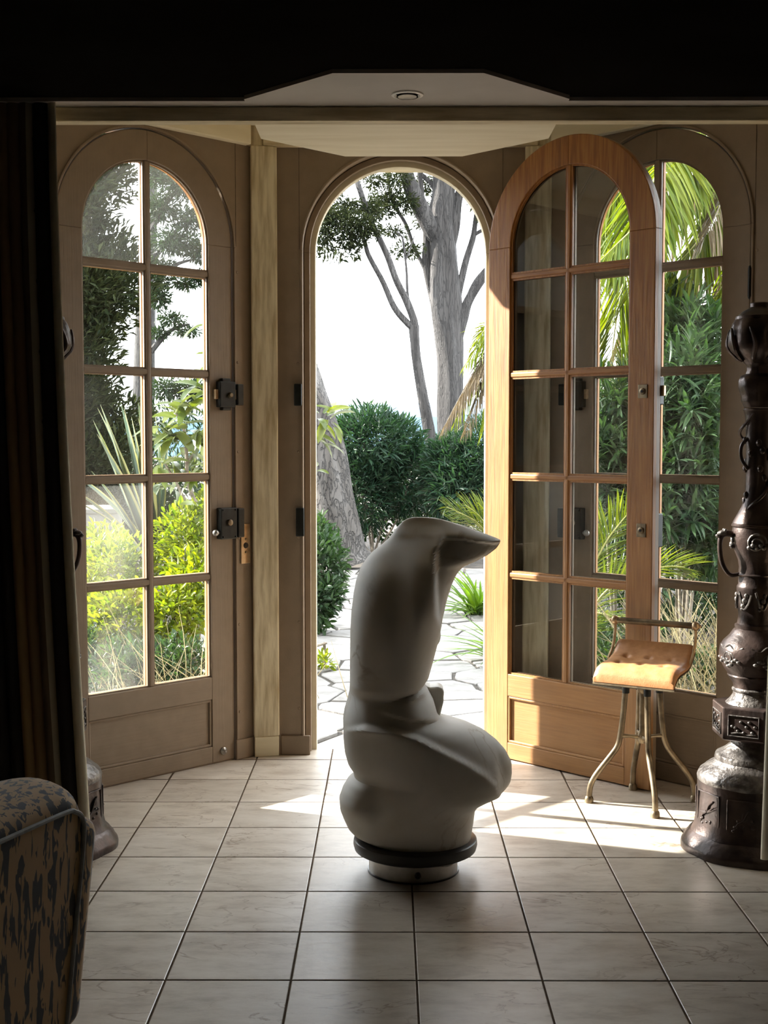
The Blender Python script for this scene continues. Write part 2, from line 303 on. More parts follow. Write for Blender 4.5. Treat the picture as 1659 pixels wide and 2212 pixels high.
# ------------------------------------------------------------------ mesh helpers
class MB:
    def __init__(self): self.v = []; self.f = []; self.uv = None
    def add(self, vs, fs):
        o = len(self.v); self.v.extend([tuple(x) for x in vs]); self.f.extend([tuple(i + o for i in f) for f in fs]); return self
    def box(self, x0, x1, y0, y1, z0, z1):
        return self.add([(x0, y0, z0), (x1, y0, z0), (x1, y1, z0), (x0, y1, z0), (x0, y0, z1), (x1, y0, z1), (x1, y1, z1), (x0, y1, z1)],
                        [(3, 2, 1, 0), (4, 5, 6, 7), (0, 1, 5, 4), (1, 2, 6, 5), (2, 3, 7, 6), (3, 0, 4, 7)])
    def prism(self, poly, z0, z1):
        n = len(poly)
        a = sum(poly[i][0] * poly[(i + 1) % n][1] - poly[(i + 1) % n][0] * poly[i][1] for i in range(n))
        if a < 0: poly = poly[::-1]
        return self.add([(x, y, z0) for x, y in poly] + [(x, y, z1) for x, y in poly],
                        [tuple(range(n))[::-1], tuple(range(n, 2 * n))] + [(i, (i + 1) % n, n + (i + 1) % n, n + i) for i in range(n)])
    def slab(self, poly, y0, y1):
        """polygon in (x, z), extruded along y"""
        n = len(poly)
        a = sum(poly[i][0] * poly[(i + 1) % n][1] - poly[(i + 1) % n][0] * poly[i][1] for i in range(n))
        if a < 0: poly = poly[::-1]
        return self.add([(x, y0, z) for x, z in poly] + [(x, y1, z) for x, z in poly],
                        [tuple(range(n)), tuple(range(n, 2 * n))[::-1]] + [((i + 1) % n, i, n + i, n + (i + 1) % n) for i in range(n)])
    def ring_arch(self, xc, zc, r0, r1, y0, y1, n=32, a0=0.0, a1=math.pi):
        vs, fs = [], []
        for i in range(n + 1):
            a = a0 + (a1 - a0) * i / n
            c, s = math.cos(a), math.sin(a)
            for r in (r0, r1):
                for y in (y0, y1): vs.append((xc + r * c, y, zc + r * s))
        for i in range(n):
            b = 4 * i; d = b + 4
            fs += [(b, b + 2, d + 2, d), (b + 1, d + 1, d + 3, b + 3), (b, d, d + 1, b + 1), (b + 2, b + 3, d + 3, d + 2)]
        fs += [(0, 1, 3, 2), (4 * n, 4 * n + 2, 4 * n + 3, 4 * n + 1)]
        return self.add(vs, fs)
    def tube(self, pts, rad, seg=10, cap=True):
        pts = [Vector(p) for p in pts]; n = len(pts)
        if not hasattr(rad, '__len__'): rad = [rad] * n
        vs, fs = [], []
        ref = Vector((0.31, 0.17, 0.94)).normalized()
        prev = None
        for i, p in enumerate(pts):
            t = (pts[min(i + 1, n - 1)] - pts[max(i - 1, 0)]).normalized()
            if prev is None:
                if abs(t.dot(ref)) > 0.95: ref = Vector((1, 0, 0))
                u = t.cross(ref).normalized()
            else:
                u = (prev - t * prev.dot(t)).normalized()
            prev = u
            w = t.cross(u)
            for k in range(seg):
                a = 2 * math.pi * k / seg
                vs.append(p + (u * math.cos(a) + w * math.sin(a)) * rad[i])
        for i in range(n - 1):
            for k in range(seg):
                a, b = i * seg + k, i * seg + (k + 1) % seg
                fs.append((a, b, b + seg, a + seg))
        if cap:
            fs.append(tuple(range(seg))[::-1]); fs.append(tuple(range((n - 1) * seg, n * seg)))
        return self.add(vs, fs)
    def lathe(self, prof, seg=40, cx=0, cy=0, lobes=0, amp=0.0, lobe_range=None):
        """prof: (r, z) bottom to top"""
        vs, fs = [], []
        for r, z in prof:
            for k in range(seg):
                a = 2 * math.pi * k / seg
                q = r
                if lobes: q = r * (1 + amp * abs(math.cos(lobes * a / 2)) - amp * 0.5)
                vs.append((cx + q * math.cos(a), cy + q * math.sin(a), z))
        n = len(prof)
        for i in range(n - 1):
            for k in range(seg):
                a, b = i * seg + k, i * seg + (k + 1) % seg
                fs.append((a, b, b + seg, a + seg))
        fs.append(tuple(range(seg))[::-1]); fs.append(tuple(range((n - 1) * seg, n * seg)))
        return self.add(vs, fs)
    def ball(self, c, r, seg=14, rings=8):
        if not hasattr(r, '__len__'): r = (r, r, r)
        vs = [(c[0], c[1], c[2] - r[2])]; fs = []
        for i in range(1, rings):
            t = -math.pi / 2 + math.pi * i / rings
            for k in range(seg):
                a = 2 * math.pi * k / seg
                vs.append((c[0] + r[0] * math.cos(t) * math.cos(a), c[1] + r[1] * math.cos(t) * math.sin(a), c[2] + r[2] * math.sin(t)))
        vs.append((c[0], c[1], c[2] + r[2])); top = len(vs) - 1
        for k in range(seg): fs.append((0, 1 + (k + 1) % seg, 1 + k))
        for i in range(rings - 2):
            for k in range(seg):
                a, b = 1 + i * seg + k, 1 + i * seg + (k + 1) % seg
                fs.append((a, b, b + seg, a + seg))
        o = 1 + (rings - 2) * seg
        for k in range(seg): fs.append((o + k, o + (k + 1) % seg, top))
        return self.add(vs, fs)
    def mesh(self, name, mat, smooth=False, flip_check=True):
        me = bpy.data.meshes.new(name)
        me.from_pydata(self.v, [], self.f)
        if mat: me.materials.append(M[mat] if isinstance(mat, str) else mat)
        if smooth: me.shade_smooth()
        me.validate(); me.update()
        return me
    def build(self, name, mat, parent=None, smooth=False, bevel=0.0, kind=None, segs=2):
        o = link(name, self.mesh(name, mat, smooth), parent)
        if bevel:
            b = o.modifiers.new('bevel', 'BEVEL'); b.width = bevel; b.segments = segs; b.limit_method = 'ANGLE'
            b.angle_limit = math.radians(40)
        if smooth and not bevel:
            try: o.data.set_sharp_from_angle(angle=math.radians(40))
            except Exception: pass
        if kind: o['kind'] = kind
        return o

def link(name, data, parent=None):
    o = bpy.data.objects.new(name, data); COL.objects.link(o)
    if parent is not None: o.parent = parent
    return o
def tag(o, label=None, cat=None, group=None, kind=None):
    if label: o['label'] = label
    if cat: o['category'] = cat
    if group: o['group'] = group
    if kind: o['kind'] = kind
    return o
def empty(name, loc=(0, 0, 0), rz=0.0):
    o = bpy.data.objects.new(name, None); o.empty_display_size = 0.1
    o.location = loc; o.rotation_euler = (0, 0, rz); COL.objects.link(o)
    return o
def smooth_path(pts, n=6):
    pts = [Vector(p) for p in pts]; out = []
    for i in range(len(pts) - 1):
        p0, p1, p2, p3 = pts[max(i - 1, 0)], pts[i], pts[i + 1], pts[min(i + 2, len(pts) - 1)]
        for k in range(n):
            t = k / n
            out.append(0.5 * ((2 * p1) + (p2 - p0) * t + (2 * p0 - 5 * p1 + 4 * p2 - p3) * t * t + (3 * p1 - p0 - 3 * p2 + p3) * t ** 3))
    out.append(pts[-1]); return out
def lerp_list(vals, n):
    xs = np.linspace(0, len(vals) - 1, n); return list(np.interp(xs, range(len(vals)), vals))
def clip_poly(poly, a, b, c):
    """keep a*x + b*y <= c"""
    out = []; n = len(poly)
    for i in range(n):
        p, q = poly[i], poly[(i + 1) % n]
        dp, dq = a * p[0] + b * p[1] - c, a * q[0] + b * q[1] - c
        if dp <= 0: out.append(p)
        if dp * dq < 0:
            t = dp / (dp - dq); out.append((p[0] + (q[0] - p[0]) * t, p[1] + (q[1] - p[1]) * t))
    return out
# ------------------------------------------------------------------ setting: bay, room shell
XC = 0.05
R2 = math.sqrt(0.5)
PL = Vector((-0.682, 5.595, 0)); PR = Vector((2 * XC + 0.682, 5.595, 0))
W, T, ZS = 0.857, 0.048, 2.2435                      # door leaf width, thickness, spring line
RO, RI = W / 2, 0.3085
ZTOP = 2.69

def struct(o, kind='structure'):
    o['kind'] = kind; return o

# floor: grout bed + one object per tile
bedpoly = [(-3, -2), (3, -2), (3, 4.05), (1.63, 4.05), (1.63, 4.745), (0.56, 5.81), (-0.46, 5.81), (-1.53, 4.745), (-1.53, 4.05), (-3, 4.05)]
floor = struct(MB().prism(bedpoly, -0.12, -0.004).build('floor', 'grout'))
TS, TX, TY, GAP = 0.33, 0.072, 3.2865, 0.0028
def tile_mesh(poly, name='tile'):
    n = len(poly); cx = sum(p[0] for p in poly) / n; cy = sum(p[1] for p in poly) / n
    def sh(d):
        out = []
        for x, y in poly:
            l = math.hypot(x - cx, y - cy); out.append((x - (x - cx) / l * d, y - (y - cy) / l * d))
        return out
    inner = sh(0.003)
    mb = MB()
    vs = [(x, y, -0.0045) for x, y in poly] + [(x, y, -0.001) for x, y in poly] + [(x, y, 0.0) for x, y in inner]
    fs = []
    for i in range(n):
        j = (i + 1) % n
        fs += [(i, j, n + j, n + i), (n + i, n + j, 2 * n + j, 2 * n + i)]
    fs.append(tuple(range(2 * n, 3 * n)))
    mb.add(vs, fs)
    me = mb.mesh(name, 'tile'); me.materials.append(M['grout'])
    for f in me.polygons: f.material_index = 0 if f.normal.z > 0.9 else 1
    return me
h_ = TS / 2 - GAP
square = tile_mesh([(-h_, -h_), (h_, -h_), (h_, h_), (-h_, h_)])
for i in range(-7, 8):
    for j in range(-9, 8):
        x, y = TX + (i + 0.5) * TS, TY + (j + 0.5) * TS
        if abs(x) > 2.0: continue
        sq = [(x - h_, y - h_), (x + h_, y - h_), (x + h_, y + h_), (x - h_, y + h_)]
        p = clip_poly(sq, -1, 1, 6.277 + 0.03); p = clip_poly(p, 1, 1, 6.377 + 0.03) if len(p) > 2 else p
        p = clip_poly(p, 0, 1, 5.80) if len(p) > 2 else p
        if y > 4.0:
            p = clip_poly(p, -1, 0, 1.53) if len(p) > 2 else p
            p = clip_poly(p, 1, 0, 1.63) if len(p) > 2 else p
        if len(p) < 3: continue
        ar = abs(sum(p[k][0] * p[(k + 1) % len(p)][1] - p[(k + 1) % len(p)][0] * p[k][1] for k in range(len(p)))) / 2
        if ar < 0.002: continue
        if ar > 0.999 * (2 * h_) ** 2:
            o = link('tile', square, floor); o.location = (x, y, 0)
        else:
            link('tile', tile_mesh([(a - x, b - y) for a, b in p]), floor).location = (x, y, 0)

def arch_wall(name, x0, x1, xc, r, z1, th, mat='paint', loc=(0, 0, 0), rz=0.0, n=40):
    mb = MB()
    # opening outline from the left foot over the arch to the right foot
    arch = [(xc - r, 0.0)] + [(xc - r * math.cos(math.pi * k / n), ZS + r * math.sin(math.pi * k / n)) for k in range(n + 1)] + [(xc + r, 0.0)]
    m = len(arch)
    outer = [(x0, 0.0)] + [(x0 + (x1 - x0) * k / n, z1) for k in range(n + 1)] + [(x1, 0.0)]
    vs = []
    for y in (0.0, th):
        vs += [(x, y, z) for x, z in arch]; vs += [(x, y, z) for x, z in outer]
    o = 2 * m; fs = []
    for k in range(m - 1):
        fs.append((k, m + k, m + k + 1, k + 1))
        fs.append((o + k, o + k + 1, o + m + k + 1, o + m + k))
        fs.append((k, k + 1, o + k + 1, o + k))
        fs.append((m + k, o + m + k, o + m + k + 1, m + k + 1))
    fs += [(0, o, o + m, m), (m - 1, 2 * m - 1, o + 2 * m - 1, o + m - 1)]
    mb.add(vs, fs)
    w = struct(mb.build(name, mat)); w.location = loc; w.rotation_euler = (0, 0, rz)
    return w

A45 = math.pi / 4
wall_left = arch_wall('wall_left', -1.22, 0.107, -W / 2, RO + 0.005, ZTOP + 0.1, 0.11, loc=PL, rz=A45)
wall_right = arch_wall('wall_right', -0.107, 1.22, W / 2, RO + 0.005, ZTOP + 0.1, 0.11, loc=PR, rz=-A45)
YW = 5.69
wall_back = arch_wall('wall_back', XC - 0.60, XC + 0.60, XC, RO + 0.004, ZTOP + 0.1, 0.09, loc=(0, YW, 0))

for w_, xa, xb in ((wall_left, -W, 0), (wall_right, 0, W)):
    MB().box(xa - 0.003, xb + 0.003, 0.012, 0.108, -0.03, 0.014).build('sill', 'paint', w_)
# fine seams in the panelling, the raised bead round each arch, screws
def bead(wall, xc, r0=RO + 0.007, w=0.011, mat='paint'):
    mb = MB(); mb.ring_arch(xc, ZS, r0, r0 + w, -0.007, 0.001, 44)
    mb.box(xc - r0 - w, xc - r0, -0.007, 0.001, 0.0, ZS); mb.box(xc + r0, xc + r0 + w, -0.007, 0.001, 0.0, ZS)
    mb.build('bead_moulding', mat, wall, bevel=0.003)
bead(wall_left, -W / 2); bead(wall_right, W / 2)
bead(wall_back, XC, RO + 0.004, 0.010)
screw_me = MB().lathe([(0.0062, -0.001), (0.006, 0.0015), (0.003, 0.0022)], 10).mesh('screw', 'paint', True)
def screws(wall, xs, zs):
    for x in xs:
        for z in zs:
            s = link('screw', screw_me, wall); s.location = (x, 0.0, z); s.rotation_euler = (math.pi / 2, 0, 0)
ZSC = [0.21, 0.60, 0.98, 1.36, 1.75, 2.14]
screws(wall_left, (0.028,), ZSC); screws(wall_right, (-0.028, W + 0.03), ZSC)
screws(wall_back, (XC - RO - 0.026, XC + RO + 0.026), ZSC)
def strip(wall, x, z0, z1, dz=0.0):
    MB().box(x - 0.0012, x + 0.0012, -0.0012, 0.001, z0, z1).build('panel_joint', 'grout', wall)
strip(wall_left, -0.0 + 0.022, 2.25, ZTOP); strip(wall_right, W + 0.02, 2.2, ZTOP); strip(wall_right, -0.022, 2.25, ZTOP)
strip(wall_back, XC - RO - 0.018, 2.25, ZTOP); strip(wall_back, XC + RO + 0.018, 2.25, ZTOP)

# casing of the open doorway: dark rebate, cream outer jamb
mb = MB(); mb.ring_arch(XC, ZS, 0.404, RO + 0.002, 0.055, 0.085, 40)
mb.box(XC - RO - 0.002, XC - 0.404, 0.055, 0.085, 0, ZS); mb.box(XC + 0.404, XC + RO + 0.002, 0.055, 0.085, 0, ZS)
mb.build('door_rebate', 'paint', wall_back, bevel=0.003)
mb = MB(); mb.ring_arch(XC, ZS, 0.381, RO + 0.03, 0.092, 0.15, 40)
mb.box(XC - RO - 0.03, XC - 0.381, 0.092, 0.15, -0.02, ZS); mb.box(XC + 0.381, XC + RO + 0.03, 0.092, 0.15, -0.02, ZS)
mb.build('outer_jamb', 'outer_wall', wall_back, bevel=0.003)

# baseboards
b = struct(MB().box(0.0, 0.105, -0.012, 0.0, 0, 0.088).build('baseboard_left', 'paint', None, bevel=0.004)); b.location = PL; b.rotation_euler = (0, 0, A45)
b = struct(MB().box(-0.105, 0.0, -0.012, 0.0, 0, 0.088).build('baseboard_right', 'paint', None, bevel=0.004)); b.location = PR; b.rotation_euler = (0, 0, -A45)
struct(MB().box(XC - 0.535, XC - 0.405 - 0.0, YW - 0.012, YW, 0, 0.088).build('baseboard_back_left', 'paint', None, bevel=0.004))
struct(MB().box(XC + 0.44, XC + 0.535, YW - 0.012, YW, 0, 0.088).build('baseboard_back_right', 'paint', None, bevel=0.004))

# limewashed posts at the corners, with plinths
for k, (sx, rz) in enumerate(((-1, 0.22), (1, -0.22))):
    px_ = XC + sx * 0.597
    t = MB(); t.box(-0.057, 0.057, -0.004, 0.09, 0.09, ZTOP)
    t.box(-0.075, 0.075, 0.02, 0.16, ZTOP, ZTOP + 0.12)
    o = struct(t.build('trim_%d' % (k + 1), 'limewash', None, bevel=0.006)); o.location = (px_, 5.654, 0); o.rotation_euler = (0, 0, rz)
    MB().box(-0.054, 0.054, -0.006, 0.09, 0.0, 0.09).build('plinth', 'cream', o, bevel=0.003)

# ring beam on top of the three walls
o = struct(MB().box(-0.60, 0.60, -0.035, 0.10, ZTOP, ZTOP + 0.10).build('trim_3', 'limewash_x', None, bevel=0.006)); o.location = (XC, YW, 0)
o = struct(MB().box(-1.25, 0.085, -0.035, 0.10, ZTOP, ZTOP + 0.10).build('trim_4', 'cream', None, bevel=0.006)); o.location = PL; o.rotation_euler = (0, 0, A45)
o = struct(MB().box(-0.085, 1.25, -0.035, 0.10, ZTOP, ZTOP + 0.10).build('trim_5', 'cream', None, bevel=0.006)); o.location = PR; o.rotation_euler = (0, 0, -A45)
# lintel over the mouth of the bay, cross beam under it
ZP = 2.46
struct(MB().box(-3.1, 3.1, 4.024, 4.13, ZP, 3.0).build('trim_6', 'grey_paint'))
struct(MB().box(-1.62, 1.72, 4.088, 4.14, 2.415, ZP).build('trim_7', 'limewash_x', None, bevel=0.004))
# bay ceiling and the octagonal dropped panel
baypoly = [(1.75, 4.02), (1.75, 4.80), (0.72, 5.83), (-0.62, 5.83), (-1.65, 4.80), (-1.65, 4.02)]
ceiling_bay = struct(MB().prism(baypoly, ZTOP + 0.09, 3.0).build('ceiling_bay', 'cream'))
ocx, ocy = 0.053, 4.263
octp = [(ocx - 0.216, 3.722), (ocx + 0.216, 3.722), (ocx + 0.50, 4.003), (ocx + 0.50, 4.523), (ocx + 0.216, 4.805), (ocx - 0.216, 4.805), (ocx - 0.50, 4.523), (ocx - 0.50, 4.003)]
near = clip_poly(octp, 0, 1, 4.024); far = clip_poly(octp, 0, -1, -4.13)
struct(MB().prism(near, ZP, ZP + 0.012).build('ceiling_panel', 'grey_paint'))
MB().prism(far, ZP, ZTOP + 0.10).build('dropped_panel', 'cream', ceiling_bay)
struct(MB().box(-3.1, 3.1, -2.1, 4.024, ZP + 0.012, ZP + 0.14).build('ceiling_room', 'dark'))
# eave outside the doorway
struct(MB().box(XC - 0.75, XC + 0.75, 5.80, 6.05, 2.655, 2.72).build('trim_8', 'limewash_x'))
# rest of the room and bay shell
struct(MB().box(-1.63, -1.53, 4.13, 4.78, -0.1, ZTOP + 0.12).build('wall_bay_left', 'paint'))
struct(MB().box(1.63, 1.73, 4.13, 4.78, -0.1, ZTOP + 0.12).build('wall_bay_right', 'paint'))
struct(MB().box(-3.1, -1.53, 4.03, 4.13, -0.1, ZP).build('wall_front_left', 'room_wall'))
struct(MB().box(1.63, 3.1, 4.03, 4.13, -0.1, ZP).build('wall_front_right', 'room_wall'))
struct(MB().box(-3.1, -3.0, -2.1, 4.05, -0.1, ZP + 0.02).build('wall_room_left', 'room_wall'))
struct(MB().box(3.0, 3.1, -2.1, 4.05, -0.1, ZP + 0.02).build('wall_room_right', 'room_wall'))
struct(MB().box(-3.1, 3.1, -2.1, -2.0, -0.1, ZP + 0.02).build('wall_room_back', 'room_wall'))

# recessed downlight in the octagonal panel
dl = empty('downlight', (0.054, 4.008 - 0.06, ZP)); tag(dl, 'round cream recessed spotlight in the octagonal ceiling panel', 'ceiling light')
MB().lathe([(0.030, 0.004), (0.040, -0.006), (0.048, -0.004), (0.050, 0.0)], 36).build('rim', 'white', dl, True)
prof = [(0.034, -0.004), (0.034, -0.0075), (0.026, -0.0068), (0.026, -0.004)]
MB().lathe([(0.028, -0.0065), (0.029, -0.0080), (0.033, -0.0080)], 36).build('baffle_ring', 'old_brass', dl, True)
MB().lathe([(0.001, -0.0074), (0.024, -0.0075), (0.026, -0.0068)], 30).build('lamp_lens', 'black_metal', dl, True)

# ------------------------------------------------------------------ the three glazed doors
BARS = [0.822, 1.2535, 1.694, 2.118]
def make_door(name, origin, rz, lock_left, locks=True, outside_plates=False, dust=None):
    d = empty(name, origin, rz); d['kind'] = 'structure'
    m = 'door'
    xc = W / 2; g0, g1 = xc - RI, xc + RI
    zb = 0.006
    MB().box(0, g0, 0, T, zb, ZS).build('stile', m, d, bevel=0.003)
    MB().box(g1, W, 0, T, zb, ZS).build('stile', m, d, bevel=0.003)
    for a0, a1 in ((0, math.pi / 2), (math.pi / 2, math.pi)):
        MB().ring_arch(xc, ZS, RI, RO, 0, T, 22, a0, a1).build('arched_head', m, d, bevel=0.003)
    MB().box(g0, g1, 0, T, zb, 0.078).build('bottom_rail', 'door_h', d, bevel=0.003)
    MB().box(g0, g1, 0, T, 0.285, 0.383).build('lock_rail', 'door_h', d, bevel=0.003)
    MB().box(g0, g1, 0.012, T - 0.012, 0.078, 0.285).build('panel', 'door_h', d)
    mb = MB()
    for (y0, y1) in ((0.004, 0.013), (T - 0.013, T - 0.002)):
        mb.box(g0, g0 + 0.012, y0, y1, 0.078, 0.285); mb.box(g1 - 0.012, g1, y0, y1, 0.078, 0.285)
        mb.box(g0, g1, y0, y1, 0.078, 0.090); mb.box(g0, g1, y0, y1, 0.273, 0.285)
    mb.build('panel_moulding', m, d, bevel=0.004)
    ztop = ZS + RI
    MB().box(xc - 0.011, xc + 0.011, 0.003, T - 0.004, 0.383, ztop).build('glazing_bar', m, d, bevel=0.005)
    for z in BARS:
        MB().box(g0, g1, 0.004, T - 0.004, z - 0.011, z + 0.011).build('glazing_bar', 'door_h', d, bevel=0.005)
    # moulding that holds the glass
    mb = MB(); rows = [0.383] + BARS + [ZS + RI]
    for (y0, y1) in ((0.010, 0.020), (0.028, 0.040)):
        for k in range(4):
            za, zc = rows[k] + (0.011 if k else 0), rows[k + 1] - 0.011
            for xa, xb in ((g0, xc - 0.011), (xc + 0.011, g1)):
                mb.box(xa, xb, y0, y1, za, za + 0.007); mb.box(xa, xb, y0, y1, zc - 0.007, zc)
                mb.box(xa, xa + 0.007, y0, y1, za, zc); mb.box(xb - 0.007, xb, y0, y1, za, zc)
        za = BARS[-1] + 0.011
        mb.box(g0, g0 + 0.007, y0, y1, za, ZS); mb.box(g1 - 0.007, g1, y0, y1, za, ZS)
        mb.box(g0, g1, y0, y1, za, za + 0.007)
        mb.box(xc - 0.018, xc + 0.018, y0, y1, za, ztop)
        mb.ring_arch(xc, ZS, RI - 0.007, RI, y0, y1, 30)
    mb.build('glazing_moulding', m, d)
    for k in range(5):
        for s in (-1, 1):
            xa, xb = (g0 - 0.003, xc - 0.006) if s < 0 else (xc + 0.006, g1 + 0.003)
            if k < 4:
                mb = MB().box(xa, xb, 0.022, 0.026, rows[k] + (0.003 if k else -0.003), rows[k + 1] - 0.003)
            else:
                za = BARS[-1] + 0.003; r = RI + 0.003
                pts = [(xc + s * 0.006, za), (xc + s * r, za)]
                pts += [(xc + s * r * math.cos(a), ZS + r * math.sin(a)) for a in np.linspace(0, math.pi / 2 - 0.02, 14)]
                mb = MB().slab(pts, 0.022, 0.026)
            mb.build('pane', (dust.get((k, s)) or 'glass') if dust else 'glass', d)
    # ironmongery
    def lx(x): return x if lock_left else W - x
    sg = 1 if lock_left else -1
    def bx(mb, xa, xb, y0, y1, z0, z1):
        a, b_ = sorted((lx(xa), lx(xb))); mb.box(a, b_, y0, y1, z0, z1)
    if locks:
        mb = MB(); bx(mb, 0.003, 0.088, -0.030, 0, 1.553, 1.665); lk = mb.build('lock', 'black_metal', d, bevel=0.004)
        mb = MB(); bx(mb, 0.024, 0.070, -0.024, 0, 1.540, 1.678); mb.build('lock_flange', 'black_metal', lk, bevel=0.004)
        mb = MB(); bx(mb, 0.088, 0.104, -0.020, -0.004, 1.588, 1.630); bx(mb, -0.010, 0.003, -0.024, -0.008, 1.588, 1.630); mb.build('bolt', 'brass', lk, bevel=0.002)
        k_ = MB().lathe([(0.013, 0), (0.011, 0.010), (0.008, 0.014)], 14).build('cylinder', 'old_brass', lk, True)
        k_.location = (lx(0.035), -0.028, 1.606); k_.rotation_euler = (math.pi / 2, 0, 0)
        mb = MB(); bx(mb, 0.003, 0.090, -0.034, 0, 0.983, 1.119); lk = mb.build('lock', 'black_metal', d, bevel=0.004)
        k_ = MB().lathe([(0.015, 0), (0.013, 0.010), (0.006, 0.012)], 16).build('cylinder', 'old_brass', lk, True)
        k_.location = (lx(0.045), -0.032, 1.055); k_.rotation_euler = (math.pi / 2, 0, 0)
        mb = MB(); mb.tube([(lx(0.09), -0.018, 1.012), (lx(0.098), -0.018, 1.012)], 0.006, 10); mb.ball((lx(0.108), -0.018, 1.012), 0.014); mb.build('knob', 'steel' if not outside_plates else 'black_metal', lk, True)
        mb = MB()
        for a, z in ((0.012, 0.993), (0.080, 0.993), (0.012, 1.109), (0.080, 1.109)): mb.ball((lx(a), -0.0345, z), 0.0045, 8, 5)
        mb.build('rivets', 'black_metal', lk, True)
    if outside_plates:
        for z in (1.606, 1.052):
            e = MB().box(0.028, 0.072, T, T + 0.004, z - 0.027, z + 0.027).build('key_escutcheon', 'old_brass', d, bevel=0.006, segs=3)
            k_ = MB().lathe([(0.014, 0), (0.013, 0.005), (0.008, 0.007)], 18).build('key_rose', 'old_brass', e, True)
            k_.location = (0.05, T + 0.003, z); k_.rotation_euler = (-math.pi / 2, 0, 0)
            k_ = MB().lathe([(0.0055, 0), (0.0055, 0.0085)], 12).build('keyhole', 'black', e)
            k_.location = (0.05, T + 0.003, z); k_.rotation_euler = (-math.pi / 2, 0, 0)
    for z in (0.45, 1.10, 2.02):
        x = (W + 0.004) if lock_left else -0.004
        mb = MB(); mb.tube([(x, -0.008, z - 0.055), (x, -0.008, z + 0.055)], 0.008, 12); mb.ball((x, -0.008, z + 0.058), 0.007, 8, 5); mb.ball((x, -0.008, z - 0.058), 0.007, 8, 5)
        mb.build('hinge', 'black_metal' if not outside_plates else 'paint', d, True)
    return d
M['glass_dusty'] = glass_material('dusty_window_glass', dust=0.005, film=0.005)
M['glass_hazy'] = glass_material('hazy_window_glass', dust=0.022, film=0.002)
DL = PL + Vector((-R2, -R2, 0)) * W
door_1 = make_door('door_1', DL + Vector((-0.004 * R2, 0.004 * R2, 0)), A45, False, dust={(4, -1): 'glass_dusty', (4, 1): 'glass_dusty', (1, -1): 'glass_hazy', (0, -1): 'glass_hazy', (2, 1): 'glass'})
tag(door_1, 'closed arched glazed door beside the striped curtain')
door_3 = make_door('door_3', PR + Vector((0.004 * R2, 0.004 * R2, 0)), -A45, True)
tag(door_3, 'closed arched glazed door behind the leather stool')
dx = Vector((-0.7071, 0.7071, 0)); dy = Vector((-dx.y, dx.x, 0))
org = Vector((0.437, 5.685, 0)) - dx * W - dy * T
door_2 = make_door('door_2', org, math.atan2(dx.y, dx.x), True, outside_plates=True)
tag(door_2, 'arched oak glazed door swung open into the room')
# round door stop on the painted door
ds = MB().lathe([(0.016, 0), (0.017, 0.006), (0.012, 0.010), (0.006, 0.016), (0.004, 0.020)], 20).build('door_stop', 'steel', door_1, True)
ds.location = (W - 0.062, 0, 0.050); ds.rotation_euler = (math.pi / 2, 0, 0)
# keepers on the frames
def keeper(wall, x, z0, z1, w=0.034):
    MB().box(x, x + w, -0.030, 0, z0, z1).build('lock_keeper', 'black_metal', wall, bevel=0.004)
keeper(wall_left, 0.004, 1.563, 1.655); keeper(wall_left, 0.004, 0.987, 1.115)
keeper(wall_right, -0.038, 1.563, 1.655); keeper(wall_right, -0.038, 0.987, 1.115)
keeper(wall_back, XC - RO - 0.042, 1.563, 1.660, 0.034); keeper(wall_back, XC - RO - 0.036, 0.985, 1.112, 0.036)

# brass plate with a key switch on the frame
kp = empty('switch_plate', PL + Vector((R2, R2, 0)) * 0.062 , A45)
tag(kp, 'small brass plate with black key switch on the frame', 'switch plate')
MB().box(-0.026, 0.026, -0.007, 0, 0.868, 1.043).build('plate', 'brass', kp, bevel=0.003)
for nm, z, r, mt in (('key_switch', 0.948, 0.014, 'black'), ('screw', 0.976, 0.006, 'old_brass'), ('screw', 0.918, 0.006, 'old_brass')):
    s = MB().lathe([(r, 0), (r * 0.9, 0.003), (r * 0.5, 0.004)], 14).build(nm, mt, kp, True); s.location = (0, -0.006, z); s.rotation_euler = (math.pi / 2, 0, 0)
# ------------------------------------------------------------------ marble torso on its turntable
SY = 4.155
sc = empty('sculpture', (0.079, SY, 0)); tag(sc, 'white marble headless torso bending on a round black turntable', 'sculpture')
def sil(tab, y):
    return np.interp(y, [t[0] for t in tab], [t[1] for t in tab])
LEFT = [(1117, 892), (1120, 880), (1126, 870), (1135, 861), (1146, 852), (1160, 842), (1175, 826), (1190, 806), (1205, 792), (1225, 779), (1250, 770), (1280, 764), (1320, 759), (1360, 757), (1420, 756), (1470, 756), (1490, 755), (1510, 750), (1530, 744), (1550, 741), (1590, 742), (1620, 745), (1645, 752), (1660, 763), (1670, 765), (1680, 752), (1700, 740), (1720, 733), (1745, 735), (1765, 743), (1785, 752), (1797, 764), (1808, 790), (1816, 815), (1824, 840), (1832, 880), (1840, 920)]
RIGHT = [(1117, 925), (1120, 948), (1126, 970), (1135, 1000), (1146, 1030), (1160, 1068), (1166, 1082), (1175, 1079), (1185, 1072), (1200, 1052), (1212, 1030), (1225, 1000), (1238, 988), (1260, 977), (1290, 967), (1330, 957), (1380, 947), (1420, 937), (1460, 926), (1474, 917), (1490, 925), (1510, 936), (1540, 944), (1550, 950), (1556, 985), (1566, 1018), (1580, 1048), (1600, 1074), (1620, 1092), (1645, 1105), (1670, 1106), (1690, 1103), (1702, 1092), (1715, 1062), (1730, 1035), (1745, 1026), (1770, 1023), (1800, 1018), (1820, 1013), (1834, 1004), (1840, 990)]
def sstep(a, b, x):
    t = np.clip((x - a) / (b - a), 0, 1); return t * t * (3 - 2 * t)
def poly_y(pts, x):
    return np.interp(x, [p[0] for p in pts], [p[1] for p in pts])
